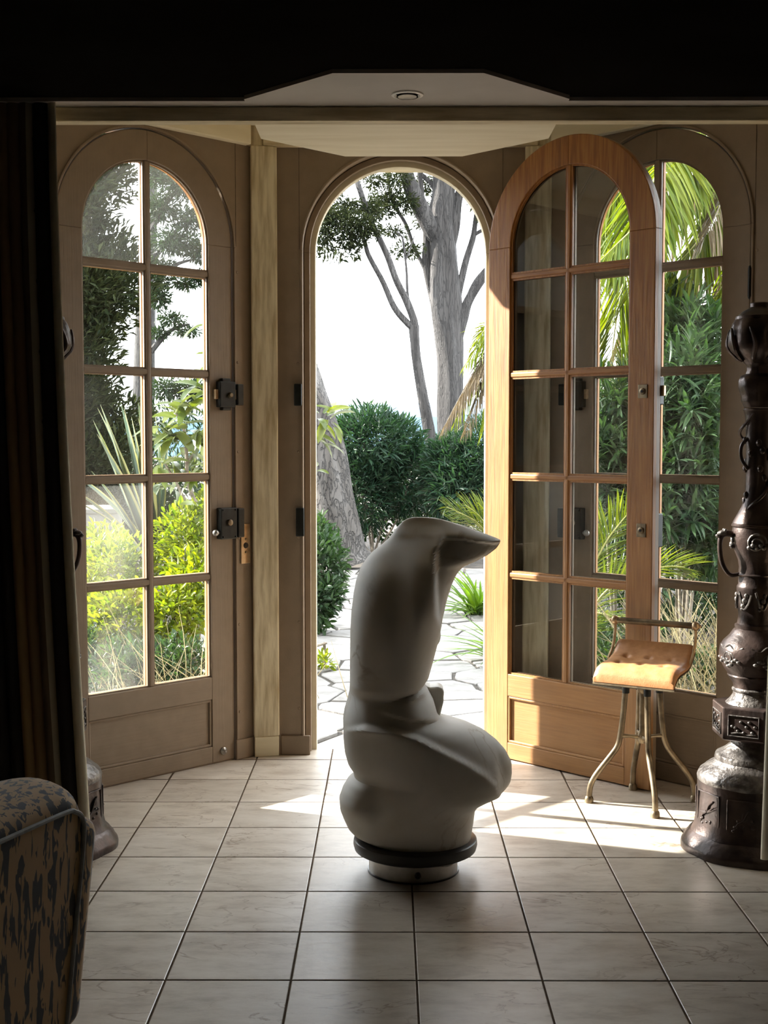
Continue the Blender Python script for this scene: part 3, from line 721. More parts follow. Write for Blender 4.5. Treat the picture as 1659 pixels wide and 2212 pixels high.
MPP = 4.23 / F_PX                                    # metres per pixel at the sculpture
def front(px, py):
    """relief of the camera side, metres (+ is towards the viewer)"""
    d = np.zeros_like(px)
    # thigh: flat flank below a crisp ridge, top of the thigh falling away above it
    ridge = poly_y([(735, 1590), (752, 1556), (790, 1540), (850, 1542), (900, 1558), (950, 1585), (1000, 1612), (1040, 1640), (1066, 1668), (1080, 1720), (1110, 1760)], px)
    below = sstep(-2, 6, py - ridge)
    above = np.clip((ridge - py) / 70, 0, 1.0)
    d += 0.035 * below * (1 - sstep(1690, 1790, py))
    d -= 0.060 * above * (1 - below) * sstep(1470, 1500, py)
    # wedge of stone at the waist
    wt = poly_y([(740, 1520), (800, 1508), (860, 1490), (915, 1474), (950, 1480)], px)
    wb = poly_y([(740, 1520), (800, 1512), (870, 1530), (945, 1552), (960, 1552)], px)
    wedge = sstep(0, 10, py - wt) * sstep(0, 10, wb - py) * sstep(800, 900, px)
    d += 0.045 * wedge
    # back: flattish plane with a rounded lit rim at the left
    d += 0.012 * sstep(790, 850, px) * sstep(1220, 1300, py) * (1 - sstep(1440, 1500, py))
    # folded shoulder: crisp edge, hollow to its right
    edge = poly_y([(1100, 946), (1160, 955), (1180, 941), (1215, 937), (1260, 936), (1310, 938), (1335, 945), (1400, 990)], py)
    top = poly_y([(930, 1186), (945, 1166), (965, 1158), (1000, 1160), (1040, 1168), (1075, 1170), (1090, 1168)], px)
    hol = sstep(0, 6, px - edge) * sstep(0, 6, py - top) * (1 - sstep(1290, 1350, py))
    d -= 0.055 * hol
    lobe = sstep(0, 1, ((px - 850) * 0.55 + (py - 1140) * 0.62) / 135.0) * sstep(838, 905, px) * (1 - sstep(-2, 7, px - edge)) * (1 - sstep(1305, 1430, py)) * sstep(1135, 1175, py)
    d += 0.052 * lobe
    # soft dip left of the shoulder lobe
    d -= 0.020 * np.exp(-((px - 862) / 30.0) ** 2 - ((py - 1300) / 55.0) ** 2)
    # lump low on the left with a groove over it
    d += 0.020 * np.exp(-((px - 768) / 26.0) ** 2 - ((py - 1725) / 36.0) ** 2)
    d -= 0.020 * np.exp(-((px - 815) / 22.0) ** 2 - ((py - 1690) / 50.0) ** 2)
    return d
rows = np.concatenate([np.linspace(1117, 1140, 10)[:-1], np.linspace(1140, 1840, 190)])
SEG = 128
DEP = np.interp(rows, [1117, 1130, 1165, 1205, 1255, 1320, 1400, 1480, 1560, 1650, 1760, 1840], [0.012, 0.035, 0.068, 0.100, 0.138, 0.155, 0.148, 0.135, 0.165, 0.180, 0.165, 0.150])
_k = np.hanning(31); DEP = np.convolve(np.pad(DEP, 15, mode='edge'), _k / _k.sum(), 'valid')
DEP = DEP * np.sqrt(np.clip((rows - 1114) / 36.0, 0.08, 1.0))
FK = np.interp(rows, [1117, 1200, 1480, 1560, 1700, 1800, 1840], [1.2, 1.45, 1.45, 1.25, 1.12, 1.05, 1.0]); FK = np.convolve(np.pad(FK, 15, mode='edge'), _k / _k.sum(), 'valid')
vs = []; fs = []
for y in rows:
    l, r = float(sil(LEFT, y)), float(sil(RIGHT, y))
    c, hw = (l + r) / 2, (r - l) / 2
    dep = float(np.interp(y, rows, DEP))
    a = np.linspace(0, 2 * np.pi, SEG, endpoint=False)
    ca, sa = np.cos(a), np.sin(a)
    e = 0.95
    X = c + hw * np.sign(ca) * np.abs(ca) ** e
    fdep = dep * float(np.interp(y, rows, FK))
    dd = np.where(sa > 0, fdep, dep) * np.sign(sa) * np.abs(sa) ** e                        # + = towards viewer
    fr = front(X, np.full_like(X, y)) * np.clip(sa, 0, 1) ** 0.5
    D = dd + fr * (sa > 0)
    D = np.where(sa > 0, np.maximum(D, -0.02), D)
    for k in range(SEG):
        p = atY(X[k], y, SY)
        vs.append((p.x - 0.079, -D[k], p.z))
n = len(rows)
for i in range(n - 1):
    for k in range(SEG):
        q, b_ = i * SEG + k, i * SEG + (k + 1) % SEG
        fs.append((q, q + SEG, b_ + SEG, b_))
fs.append(tuple(range(SEG))); fs.append(tuple(range((n - 1) * SEG, n * SEG))[::-1])
mb = MB().add(vs, fs)
body = mb.build('torso', 'marble', sc, True)
body.data.shade_smooth()
sm = body.modifiers.new('soften', 'SMOOTH'); sm.factor = 0.5; sm.iterations = 2
# the hand-like block and breast beyond the waist
def lump(name, pts, y0, y1):
    q = [atY(a, b, SY) for a, b in pts]
    MB().slab([(p.x - 0.079, p.z) for p in q], y0, y1).build(name, 'marble', sc, bevel=0.012, segs=3)
lump('hand_block', [(915, 1482), (930, 1488), (950, 1486), (960, 1494), (959, 1520), (950, 1556), (905, 1556)], 0.02, 0.11)
p = atY(934, 1378, SY)
MB().ball((p.x - 0.079, 0.06, p.z), (0.030, 0.04, 0.042), 20, 12).build('breast', 'marble', sc, True)
zd = lambda y: atY(892, y, SY).z
dcx = atY(897, 1812, SY).x - 0.079
mb = MB().lathe([(0.185, 0.066), (0.200, 0.074), (0.204, 0.090), (0.202, 0.106), (0.196, 0.110)], 64, dcx, 0); mb.build('turntable_disc', 'black', sc, True)
mb = MB().lathe([(0.146, 0.0), (0.146, 0.068)], 64, 0, 0); mb.build('turntable_drum', 'steel', sc, True)
kb = MB().lathe([(0.010, 0), (0.010, 0.012), (0.006, 0.016)], 14).build('turntable_knob', 'black', sc, True); kb.location = (0.012, -0.143, 0.030); kb.rotation_euler = (math.pi / 2, 0, 0)
MB().lathe([(0.150, 0.0), (0.150, 0.006)], 64, 0, 0).build('foot_ring', 'black', sc, True)

# ------------------------------------------------------------------ tall bronze vases
VY = 4.38; VPP = 4.455 / F_PX
def vz(y): return atY(1628, y, VY).z
def make_vase(loc, rz, label, flip=1):
    v = empty('floor_vase', loc, rz); tag(v, label, 'vase')
    P_ = lambda rows: [(r * VPP, max(0.0, vz(y))) for y, r in rows][::-1]
    MB().lathe(P_([(1790, 122), (1797, 130), (1803, 136), (1808, 139), (1814, 145), (1822, 147), (1840, 146)]), 72, lobes=8, amp=0.04).build('foot', 'bronze', v, True)
    MB().lathe(P_([(1676, 110), (1684, 113), (1700, 113), (1730, 114), (1760, 115), (1780, 119), (1792, 125)]), 72, lobes=8, amp=0.05).build('drum', 'bronze', v, True)
    MB().lathe(P_([(1598, 42), (1606, 46), (1618, 60), (1628, 77), (1636, 79), (1640, 78), (1646, 82), (1652, 92), (1658, 100), (1662, 104), (1668, 112), (1676, 115), (1684, 114), (1688, 110)]), 72, lobes=8, amp=0.02).build('shoulder', 'bronze_light', v, True)
    for k in range(8):                                   # framed panels with a bird-and-branch relief round the drum
        a0 = math.radians(22.5) + math.pi / 4 * k
        def q(u, y, d=0.0):
            t = a0 + u; r = 114.5 * VPP * (1 + 0.05 * abs(math.cos(4 * t)) - 0.025) + d
            return (r * math.cos(t), r * math.sin(t), vz(y))
        mb = MB(); us = np.linspace(-0.30, 0.30, 9)
        ring = [q(u, 1702) for u in us] + [q(0.31, y) for y in np.linspace(1708, 1766, 6)] + [q(u, 1772) for u in us[::-1]] + [q(-0.31, y) for y in np.linspace(1766, 1708, 6)]
        mb.tube(ring + ring[:1], 0.0028, 6)
        rnd = random.Random(20 + k)
        mb.tube(smooth_path([q(-.2, 1768), q(-.12, 1750, .003), q(-.02, 1742, .004), q(.05, 1726, .003), q(.16, 1716)], 4), 0.0035, 6)
        for t in range(7):
            u, y = rnd.uniform(-.22, .2), rnd.uniform(1735, 1768); mb.ball(q(u, y, -.002), (.008, .008, .006), 8, 6)
        for t in range(4):
            y = rnd.uniform(1718, 1745); mb.tube([q(-.05, 1744), q(rnd.uniform(-.25, .22), y, .004)], [.005, .0012], 6)
        mb.build('relief_panel', 'bronze', v, True)
    hexr = 88 * VPP
    hp = [(hexr * math.cos(math.radians(a)), hexr * math.sin(math.radians(a))) for a in (-150, -90 - 32, -90 + 32, -30, 30, 58, 122, 150)]
    hp = [(hexr * math.cos(math.radians(30 + 60 * k)), hexr * math.sin(math.radians(30 + 60 * k))) for k in range(6)]
    bxp = MB().prism(hp, vz(1588), vz(1518)).build('block', 'bronze', v, bevel=0.005)
    # framed relief panels on the six sides of the block
    ap = hexr * math.cos(math.pi / 6); z0, z1 = vz(1577), vz(1534)
    for k in range(6):
        a = math.radians(60 * k); c, s = math.cos(a), math.sin(a)
        mb = MB()
        hw = hexr * 0.36
        def q(u, zz, d): return (c * (ap + d) - s * u, s * (ap + d) + c * u, zz)
        ring = [(-hw, z0), (hw, z0), (hw, z1), (-hw, z1), (-hw, z0)]
        mb.tube([q(u, zz, 0.001) for u, zz in ring], 0.0028, 8)
        rnd = random.Random(k + 5)
        for t in range(9):
            u = -hw * 0.75 + 1.5 * hw * t / 8; zz = (z0 + z1) / 2 + rnd.uniform(-0.3, 0.3) * (z1 - z0)
            mb.ball(q(u, zz, 0.001), (0.006, 0.006, 0.005), 8, 6)
        mb.tube(smooth_path([q(-hw * .8, z0 + .008, .002), q(-hw * .2, z0 + .014, .003), q(hw * .3, z0 + .008, .002), q(hw * .8, z0 + .012, .002)], 4), 0.003, 6)
        mb.build('relief_panel', 'bronze_light', v, True)
    MB().lathe(P_([(1588, 50), (1594, 42), (1600, 41)]), 40).build('collar', 'bronze', v, True)
    MB().lathe(P_([(1484, 42), (1487, 45), (1490, 45), (1493, 42), (1500, 43), (1510, 50), (1518, 58), (1522, 60)]), 48).build('stem', 'bronze_light', v, True)
    bl = MB().lathe(P_([(1346, 36), (1349, 41), (1354, 41), (1357, 40), (1360, 44), (1366, 48), (1372, 52), (1384, 64), (1396, 71), (1410, 73), (1424, 71), (1440, 64), (1455, 54), (1458, 55), (1461, 53), (1475, 43), (1484, 41)]), 56).build('bulb', 'bronze', v, True)
    # cloud reliefs round the bulb
    for k in range(5):
        a = -math.pi / 2 + 0.15 + 2 * math.pi * k / 5
        mb = MB(); rr = 71 * VPP
        def q(u, zz, d=0.0):
            t = a + u; return ((rr + d) * math.cos(t), (rr + d) * math.sin(t), zz)
        zc = vz(1414)
        for t in np.linspace(0, 1, 9):
            mb.ball(q((t - .5) * 0.75, zc - 0.018 + 0.012 * math.sin(t * 9), -0.003), (0.010, 0.010, 0.007), 8, 6)
        sp = [q(0.22 * math.cos(w) * (1 - w / 16), zc + 0.020 * math.sin(w) * (1 - w / 16), 0.001) for w in np.linspace(0, 11, 30)]
        mb.tube(sp, 0.0035, 6)
        mb.tube(smooth_path([q(-.5, vz(1392), -.004), q(-.25, vz(1398), -.002), q(0, vz(1388), -.004), q(.25, vz(1398), -.002), q(.5, vz(1392), -.004)], 4), 0.003, 6)
        mb.build('cloud_relief', 'bronze_light', bl, True)
    MB().lathe(P_([(1238, 35), (1241, 38), (1244, 35), (1262, 35), (1266, 38), (1270, 38), (1276, 38), (1290, 36), (1310, 35), (1330, 34), (1346, 36)]), 48).build('lower_neck', 'bronze', v, True)
    mb = MB()
    for k in range(6):
        a = 2 * math.pi * k / 6 - 1.4; r = 37 * VPP
        for dz, s in ((0, .010), (.018, .008), (-.018, .009), (-.03, .006)):
            mb.ball((r * math.cos(a + dz * 6), r * math.sin(a + dz * 6), vz(1295) + dz), (s, s, s), 8, 6)
        mb.tube(smooth_path([((r + .002) * math.cos(a + u), (r + .002) * math.sin(a + u), vz(1295) + w) for u, w in ((-.4, .03), (-.2, -.01), (0, -.03), (.25, -.01), (.4, .02))], 3), 0.004, 6)
    mb.build('mask_relief', 'bronze_light', v, True)
    vb = MB().lathe(P_([(1130, 48), (1133, 51), (1136, 51), (1139, 48), (1150, 50), (1165, 51), (1180, 48), (1195, 42), (1210, 36), (1225, 34), (1238, 35)]), 48).build('body', 'bronze', v, True)
    for k in range(4):
        a = -math.pi / 2 - 0.25 + math.pi / 2 * k; r = 50 * VPP
        mb = MB(); sp = [(r * math.cos(a + 0.42 * math.cos(w) * (1 - w / 15)), r * math.sin(a + 0.42 * math.cos(w) * (1 - w / 15)), vz(1170) + 0.034 * math.sin(w) * (1 - w / 15)) for w in np.linspace(0, 12, 34)]
        mb.tube(sp, 0.0042, 6)
        for t in range(5): mb.ball((r * math.cos(a - .3 + t * .15), r * math.sin(a - .3 + t * .15), vz(1180) + .008 * (t % 2)), .008, 8, 6)
        mb.build('dragon_relief', 'bronze_light', vb, True)
    # dragon-headed handles either side
    for s in (-1, 1):
        x0 = 48 * VPP
        pts = [(s * x0 * .9, 0, vz(1158)), (s * (x0 + .020), 0, vz(1152)), (s * (x0 + .040), 0, vz(1158)), (s * (x0 + .046), 0, vz(1176)), (s * (x0 + .042), 0, vz(1205)), (s * (x0 + .028), 0, vz(1228)), (s * (x0 + .006), 0, vz(1242)), (s * (x0 - .020), 0, vz(1240))]
        hd = MB().tube(smooth_path(pts, 6), lerp_list([.011, .012, .010, .0085, .0085, .008, .008, .007], 43), 10).build('handle', 'bronze', v, True)
        mb = MB(); mb.ball((s * (x0 + .036), 0, vz(1152)), (.020, .013, .011), 12, 8); mb.ball((s * (x0 + .052), 0, vz(1157)), (.010, .009, .007), 10, 6)
        mb.ball((s * (x0 + .030), .010, vz(1145)), .006, 8, 5); mb.ball((s * (x0 + .030), -.010, vz(1145)), .006, 8, 5)
        mb.build('dragon_head', 'bronze_light', hd, True)
    MB().lathe(P_([(882, 29), (885, 31), (888, 29), (900, 26), (940, 24), (1000, 23), (1050, 23), (1075, 25), (1095, 31), (1112, 40), (1125, 47), (1130, 49)]), 40).build('neck', 'bronze', v, True)
    # vine winding up the neck, standing off in loops
    mb = MB(); pts = []
    for t in np.linspace(0, 1, 70):
        a = -2.4 + t * 6.5; y = 1098 - t * 205; r = (25 + 12 * max(0, math.sin(t * 9 + 0.8)) ** 2) * VPP
        pts.append((r * math.cos(a), r * math.sin(a), vz(y)))
    mb.tube(pts, 0.0055, 7)
    rnd = random.Random(9)
    for k in range(26):
        t = rnd.random(); a = rnd.uniform(0, 6.28); r = 24.5 * VPP
        mb.ball((r * math.cos(a), r * math.sin(a), vz(1085 - t * 190)), (.010, .010, .013), 8, 6)
    for s, y in ((-1, 985), (1, 1075)):
        x0 = 22 * VPP
        mb.tube(smooth_path([(s * x0, -.01, vz(y - 38)), (s * (x0 + .022), -.012, vz(y - 22)), (s * (x0 + .022), -.012, vz(y + 5)), (s * x0, -.012, vz(y + 28))], 5), .006, 8)
    mb.build('vine_relief', 'bronze', v, True)
    MB().lathe(P_([(786, 28), (790, 25), (800, 24), (808, 27), (812, 36), (822, 41), (836, 41), (846, 38), (858, 34), (866, 35), (870, 33), (880, 29)]), 40, lobes=10, amp=0.05).build('collar_boss', 'bronze', v, True)
    kn = MB().lathe(P_([(690, 49), (698, 54), (710, 58), (725, 62), (745, 63), (758, 57), (768, 47), (778, 35), (786, 28)]), 48, lobes=8, amp=0.07).build('lotus_knob', 'bronze', v, True)
    for k in range(8):
        a = 2 * math.pi * k / 8 + .2
        pts = [((r * VPP) * math.cos(a + da), (r * VPP) * math.sin(a + da), vz(y)) for r, y, da in ((36, 780, 0), (52, 765, .12), (63, 748, .2), (65, 728, .12), (63, 710, 0))]
        MB().tube(smooth_path(pts, 4), [.004, .007, .009, .009, .008, .009, .010, .010, .009, .009, .008, .007, .006, .005, .005, .004, .003], 8).build('lotus_petal', 'bronze', kn, True)
    MB().lathe(P_([(654, 18), (656, 20), (664, 20), (667, 24), (672, 34), (680, 43), (684, 49), (690, 50), (692, 48)]), 40).build('lid', 'bronze', v, True)
    return v
make_vase((1.255, VY, 0), 0.0, 'tall dark bronze vase with dragon handles beside the leather stool')
make_vase((-1.186, VY, 0), 0.0, 'tall dark bronze vase mostly hidden behind the striped curtain')

# ------------------------------------------------------------------ adjustable stool
st = empty('stool', (0.985, 4.935, 0)); tag(st, 'brass four-legged stool with tan buttoned leather saddle seat', 'stool')
feet = [(-0.205, 0.0), (0.012, -0.2), (0.21, 0.015), (0.0, 0.18)]
for fx, fy in feet:
    l = math.hypot(fx, fy); ux, uy = fx / l, fy / l; kf = l / 0.21
    prof = [(0.066, 0.462), (0.071, 0.40), (0.077, 0.33), (0.086, 0.262), (0.100, 0.220), (0.130, 0.178), (0.168, 0.130), (0.195, 0.090), (0.207, 0.055), (0.21, 0.012)]
    pts = smooth_path([(ux * r * (1 if r < 0.09 else kf), uy * r * (1 if r < 0.09 else kf), z) for r, z in prof], 4)
    lg = MB().tube(pts, 0.0115, 12).build('leg', 'old_brass', st, True)
    MB().lathe([(0.0175, 0.0), (0.0175, 0.012), (0.0155, 0.022), (0.0125, 0.026)], 14, ux * l, uy * l).build('foot_cap', 'old_brass', lg, True)
    mb = MB().lathe([(0.014, 0.432), (0.0145, 0.452), (0.013, 0.462), (0.008, 0.472), (0.003, 0.474)], 14, ux * 0.066, uy * 0.066); mb.build('leg_cap', 'black_metal', lg, True)
    MB().tube([(0, 0, 0.455), (ux * 0.066, uy * 0.066, 0.458)], [0.010, 0.007], 8).build('hub_arm', 'black_metal', st, True)
    MB().tube([(ux * 0.012, uy * 0.012, 0.258), (ux * 0.05, uy * 0.05, 0.263), (ux * 0.085, uy * 0.085, 0.264)], [0.009, 0.006, 0.010], 8).build('stretcher', 'old_brass', st, True)
MB().lathe([(0.012, 0.235), (0.018, 0.245), (0.018, 0.270), (0.0125, 0.280), (0.0125, 0.430), (0.022, 0.440), (0.024, 0.462), (0.018, 0.472), (0.012, 0.474)], 18).build('column', 'old_brass', st, True)
MB().lathe([(0.0095, 0.47), (0.0095, 0.55)], 14).build('screw_stem', 'black_metal', st, True)
# saddle seat: S profile, six buttons
sa = math.radians(-31.0)
sx_, sy_ = Vector((math.cos(sa), math.sin(sa), 0)), Vector((-math.sin(sa), math.cos(sa), 0))      # width, front-to-back
NU, NV = 41, 33
WS, DS = 0.325, 0.255
btn = [(u, v) for u in (-0.09, 0.0, 0.09) for v in (-0.045, 0.045)]
def seat_z(v): # v from -0.5 (front) to 0.5 (back)
    return float(np.interp(v, [-0.5, -0.44, -0.36, -0.22, 0.0, 0.15, 0.28, 0.4, 0.5], [0.508, 0.528, 0.543, 0.553, 0.556, 0.560, 0.572, 0.594, 0.618]))
vs = []; fs = []
for layer in (0, 1):
    for j in range(NV):
        v = -0.5 + j / (NV - 1)
        for i in range(NU):
            u = -0.5 + i / (NU - 1)
            z = seat_z(v)
            if layer == 0:
                eu = 1 - abs(u) * 2; z -= 0.014 * (1 - min(1, eu / 0.14)) ** 2
                for bu, bv in btn:
                    dd = ((u * WS - bu) ** 2 + (v * DS - bv) ** 2)
                    z -= 0.015 * math.exp(-dd / 0.00016)
                z += 0.003 * math.cos(u * 2 * math.pi * 3.2) * (1 - abs(v) * 2)
            else: z -= 0.030
            p = sx_ * (u * WS) + sy_ * (v * DS)
            vs.append((p.x + 0.005, p.y, z))
o = NU * NV
for j in range(NV - 1):
    for i in range(NU - 1):
        a = j * NU + i; fs.append((a, a + 1, a + NU + 1, a + NU)); fs.append((o + a, o + a + NU, o + a + NU + 1, o + a + 1))
for i in range(NU - 1):
    fs.append((i, o + i, o + i + 1, i + 1)); a = (NV - 1) * NU + i; fs.append((a, a + 1, o + a + 1, o + a))
for j in range(NV - 1):
    a = j * NU; fs.append((a, a + NU, o + a + NU, o + a)); a = j * NU + NU - 1; fs.append((a, o + a, o + a + NU, a + NU))
seat = MB().add(vs, fs).build('seat', 'leather', st, True); seat.data.shade_smooth()
b_ = seat.modifiers.new('round', 'BEVEL'); b_.width = 0.008; b_.segments = 3; b_.limit_method = 'ANGLE'; b_.angle_limit = math.radians(50)
vs = [(x, y, z - 0.029 - (0.005 if k >= o else 0)) for k, (x, y, z) in enumerate([(vs[k % o][0], vs[k % o][1], vs[o + k % o][2] + 0.028) for k in range(2 * o)])]
MB().add(vs, fs).build('seat_pan', 'old_brass', st, True)
for bu, bv in btn:
    p = sx_ * bu + sy_ * bv
    MB().ball((p.x + 0.005, p.y, seat_z(bv / DS) - 0.011), (0.007, 0.007, 0.004), 10, 6).build('button', 'leather', seat, True)
zr = 0.690
e0 = sx_ * (-WS * 0.49) + sy_ * (DS * 0.50); e1 = sx_ * (WS * 0.49) + sy_ * (DS * 0.50)
MB().tube([(e0.x, e0.y, zr), (e1.x, e1.y, zr)], 0.0125, 14).build('back_bar', 'old_brass', st, True)
for e, s in ((e0, -1), (e1, 1)):
    q = e + sx_ * (s * 0.006)
    mb = MB().tube(smooth_path([(q.x, q.y, zr), (q.x, q.y, zr - 0.05), (q.x - sy_.x * .02, q.y - sy_.y * .02, 0.590), (q.x - sy_.x * .07, q.y - sy_.y * .07, 0.545)], 4), 0.006, 8)
    mb.ball((q.x, q.y, zr), (0.017, 0.017, 0.019), 12, 8); mb.ball((q.x + sx_.x * s * .016, q.y + sx_.y * s * .016, zr), .008, 8, 6)
    mb.build('bar_bracket', 'brass', st, True)

# ------------------------------------------------------------------ curtains
def curtain(name, label, xr_top, xr_bot, width, ybase, side=1, z0=0.045, z1=2.46):
    nz, nu = 60, 220
    vs, fs, uvs = [], [], []
    for j in range(nz + 1):
        t = j / nz; z = z1 + (z0 - z1) * t
        xr = xr_top + (xr_bot - xr_top) * (t ** 1.6)
        amp = 0.016 + 0.012 * t
        for i in range(nu + 1):
            u = i / nu
            x = xr - side * (1 - u) * width * (1 + 0.05 * t)
            ph = u * 2 * math.pi * 9 + 0.9 * math.sin(u * 11) + 0.25 * math.sin(t * 3 + u * 5)
            y = ybase + amp * math.sin(ph)
            x += 0.010 * math.cos(ph) * side
            vs.append((x, y, z)); uvs.append((u, t))
    for j in range(nz):
        for i in range(nu):
            a = j * (nu + 1) + i; fs.append((a, a + 1, a + nu + 2, a + nu + 1))
    me = bpy.data.meshes.new(name); me.from_pydata(vs, [], fs); me.materials.append(M['curtain']); me.shade_smooth()
    ul = me.uv_layers.new(name='UVMap')
    for lp in me.loops: ul.data[lp.index].uv = uvs[lp.vertex_index]
    o = link(name, me); so = o.modifiers.new('thick', 'SOLIDIFY'); so.thickness = 0.003
    tag(o, label, 'curtain'); return o
curtain('curtain', 'dark striped curtain with diamond trim hanging before the closed door', -1.040, -0.960, 0.36, 4.053)
curtain('curtain', 'curtain edge hanging beside the bronze vase near the stool', 1.228, 1.196, 0.36, 4.053, side=-1, z0=0.075)

# ------------------------------------------------------------------ tiger-striped armchair
ax = Vector((0.371, 0.928, 0)); an = Vector((0.928, -0.371, 0))
ac = empty('armchair', (0, 0, 0)); tag(ac, 'tiger-striped upholstered armchair with grey piping', 'armchair')
corner = Vector((-0.690, 2.885, 0))
ac.location = corner; ac.rotation_euler = (0, 0, math.atan2(an.y, an.x))         # local x = outward, y = along the arm towards its front
def cushion(name, x0, x1, y0, y1, z0, z1, bev, parent=ac, mat='tiger', segs=8):
    o = MB().box(x0, x1, y0, y1, z0, z1).build(name, mat, parent, bevel=bev, segs=segs); o.data.shade_smooth(); return o
def taper(o, k=0.20):
    for v in o.data.vertices:
        v.co.y -= k * max(0.0, 0.62 - v.co.z) * 0.55; v.co.x -= k * max(0.0, 0.62 - v.co.z) * 0.25
    o.data.update()
def arm(name, x0, x1, y0, y1):
    w = x1 - x0
    pr = [(1, .05), (1, .20), (1, .35), (1, .50), (1, .585)]
    pr += [(1 - .5 * (1 - math.cos(a)) , .585 + .062 * math.sin(a)) for a in np.linspace(0.25, math.pi - 0.25, 12)]
    pr += [(0, .585), (0, .35), (0, .05)]
    vs, fs = [], []; ny = 24; n = len(pr)
    for j in range(ny + 1):
        y = y0 + (y1 - y0) * j / ny
        e = min(1.0, (y1 - y) / 0.06); dz = 0.05 * (1 - math.sqrt(max(0, 1 - (1 - e) ** 2)))
        for a, z in pr: vs.append((x0 + a * w, y, z - (dz if z > .5 else 0)))
    for j in range(ny):
        for k in range(n):
            a, b = j * n + k, j * n + (k + 1) % n; fs.append((a, a + n, b + n, b))
    fs.append(tuple(range(n))); fs.append(tuple(range(ny * n, (ny + 1) * n))[::-1])
    o = MB().add(vs, fs).build(name, 'tiger', ac, True); taper(o); return o
arm('arm', -0.24, 0.0, -0.80, 0.0); arm('arm', -0.88, -0.64, -0.80, 0.0)
pp = [(0.003, -0.80, 0.588), (0.003, -0.4, 0.588), (0.003, -0.10, 0.588), (0.003, -0.045, 0.580), (0.003, -0.012, 0.555), (0.003, 0.0, 0.50), (0.003, 0.0, 0.30), (0.003, 0.0, 0.06)]
taper(MB().tube(smooth_path(pp, 6), 0.0055, 8).build('piping', 'piping', ac, True))
o = cushion('arm_front', -0.235, 0.004, -0.03, 0.075, 0.06, 0.545, 0.045); taper(o)
cushion('seat_cushion', -0.64, -0.24, -0.66, 0.0, 0.08, 0.42, 0.05)
cushion('backrest', -0.88, 0.0, -0.95, -0.70, 0.06, 0.74, 0.09)
for x, y in ((-0.09, -0.10), (-0.80, -0.10), (-0.06, -0.88), (-0.80, -0.88)):
    MB().lathe([(0.018, 0.0), (0.026, 0.09)], 12, x, y).build('leg', 'black', ac, True)
# ------------------------------------------------------------------ garden
rng = np.random.default_rng(11)
GZ = -0.03
def garden_ground():
    n = 60; vs = []; fs = []
    xs = np.linspace(-60, 60, n); ys = np.concatenate([np.linspace(4.2, 20, 36), np.linspace(22, 140, 24)])
    for y in ys:
        for x in xs:
            vs.append((x, y, GZ - 0.03 - 0.004 * max(0, y - 17)))
    for j in range(len(ys) - 1):
        for i in range(n - 1):
            a = j * n + i
            if ys[j] < 5.9 and -2.1 < (xs[i] + xs[i + 1]) / 2 < 2.2 and False: continue
            fs.append((a, a + 1, a + n + 1, a + n))
    return MB().add(vs, fs)
M['soil'] = noisy('leaf_littered_soil', (0.018, 0.013, 0.009), (0.045, 0.034, 0.022), 6, 0.95, 0.8, bumpscale=30)
M['joint'] = noisy('path_joint_sand', (0.022, 0.018, 0.013), (0.04, 0.033, 0.024), 20, 0.95)
M['paving'] = noisy('pale_flagstone', (0.105, 0.098, 0.088), (0.165, 0.158, 0.148), 5, 0.8, 0.5, bumpscale=18)
struct(garden_ground().build('garden_ground', 'soil'))

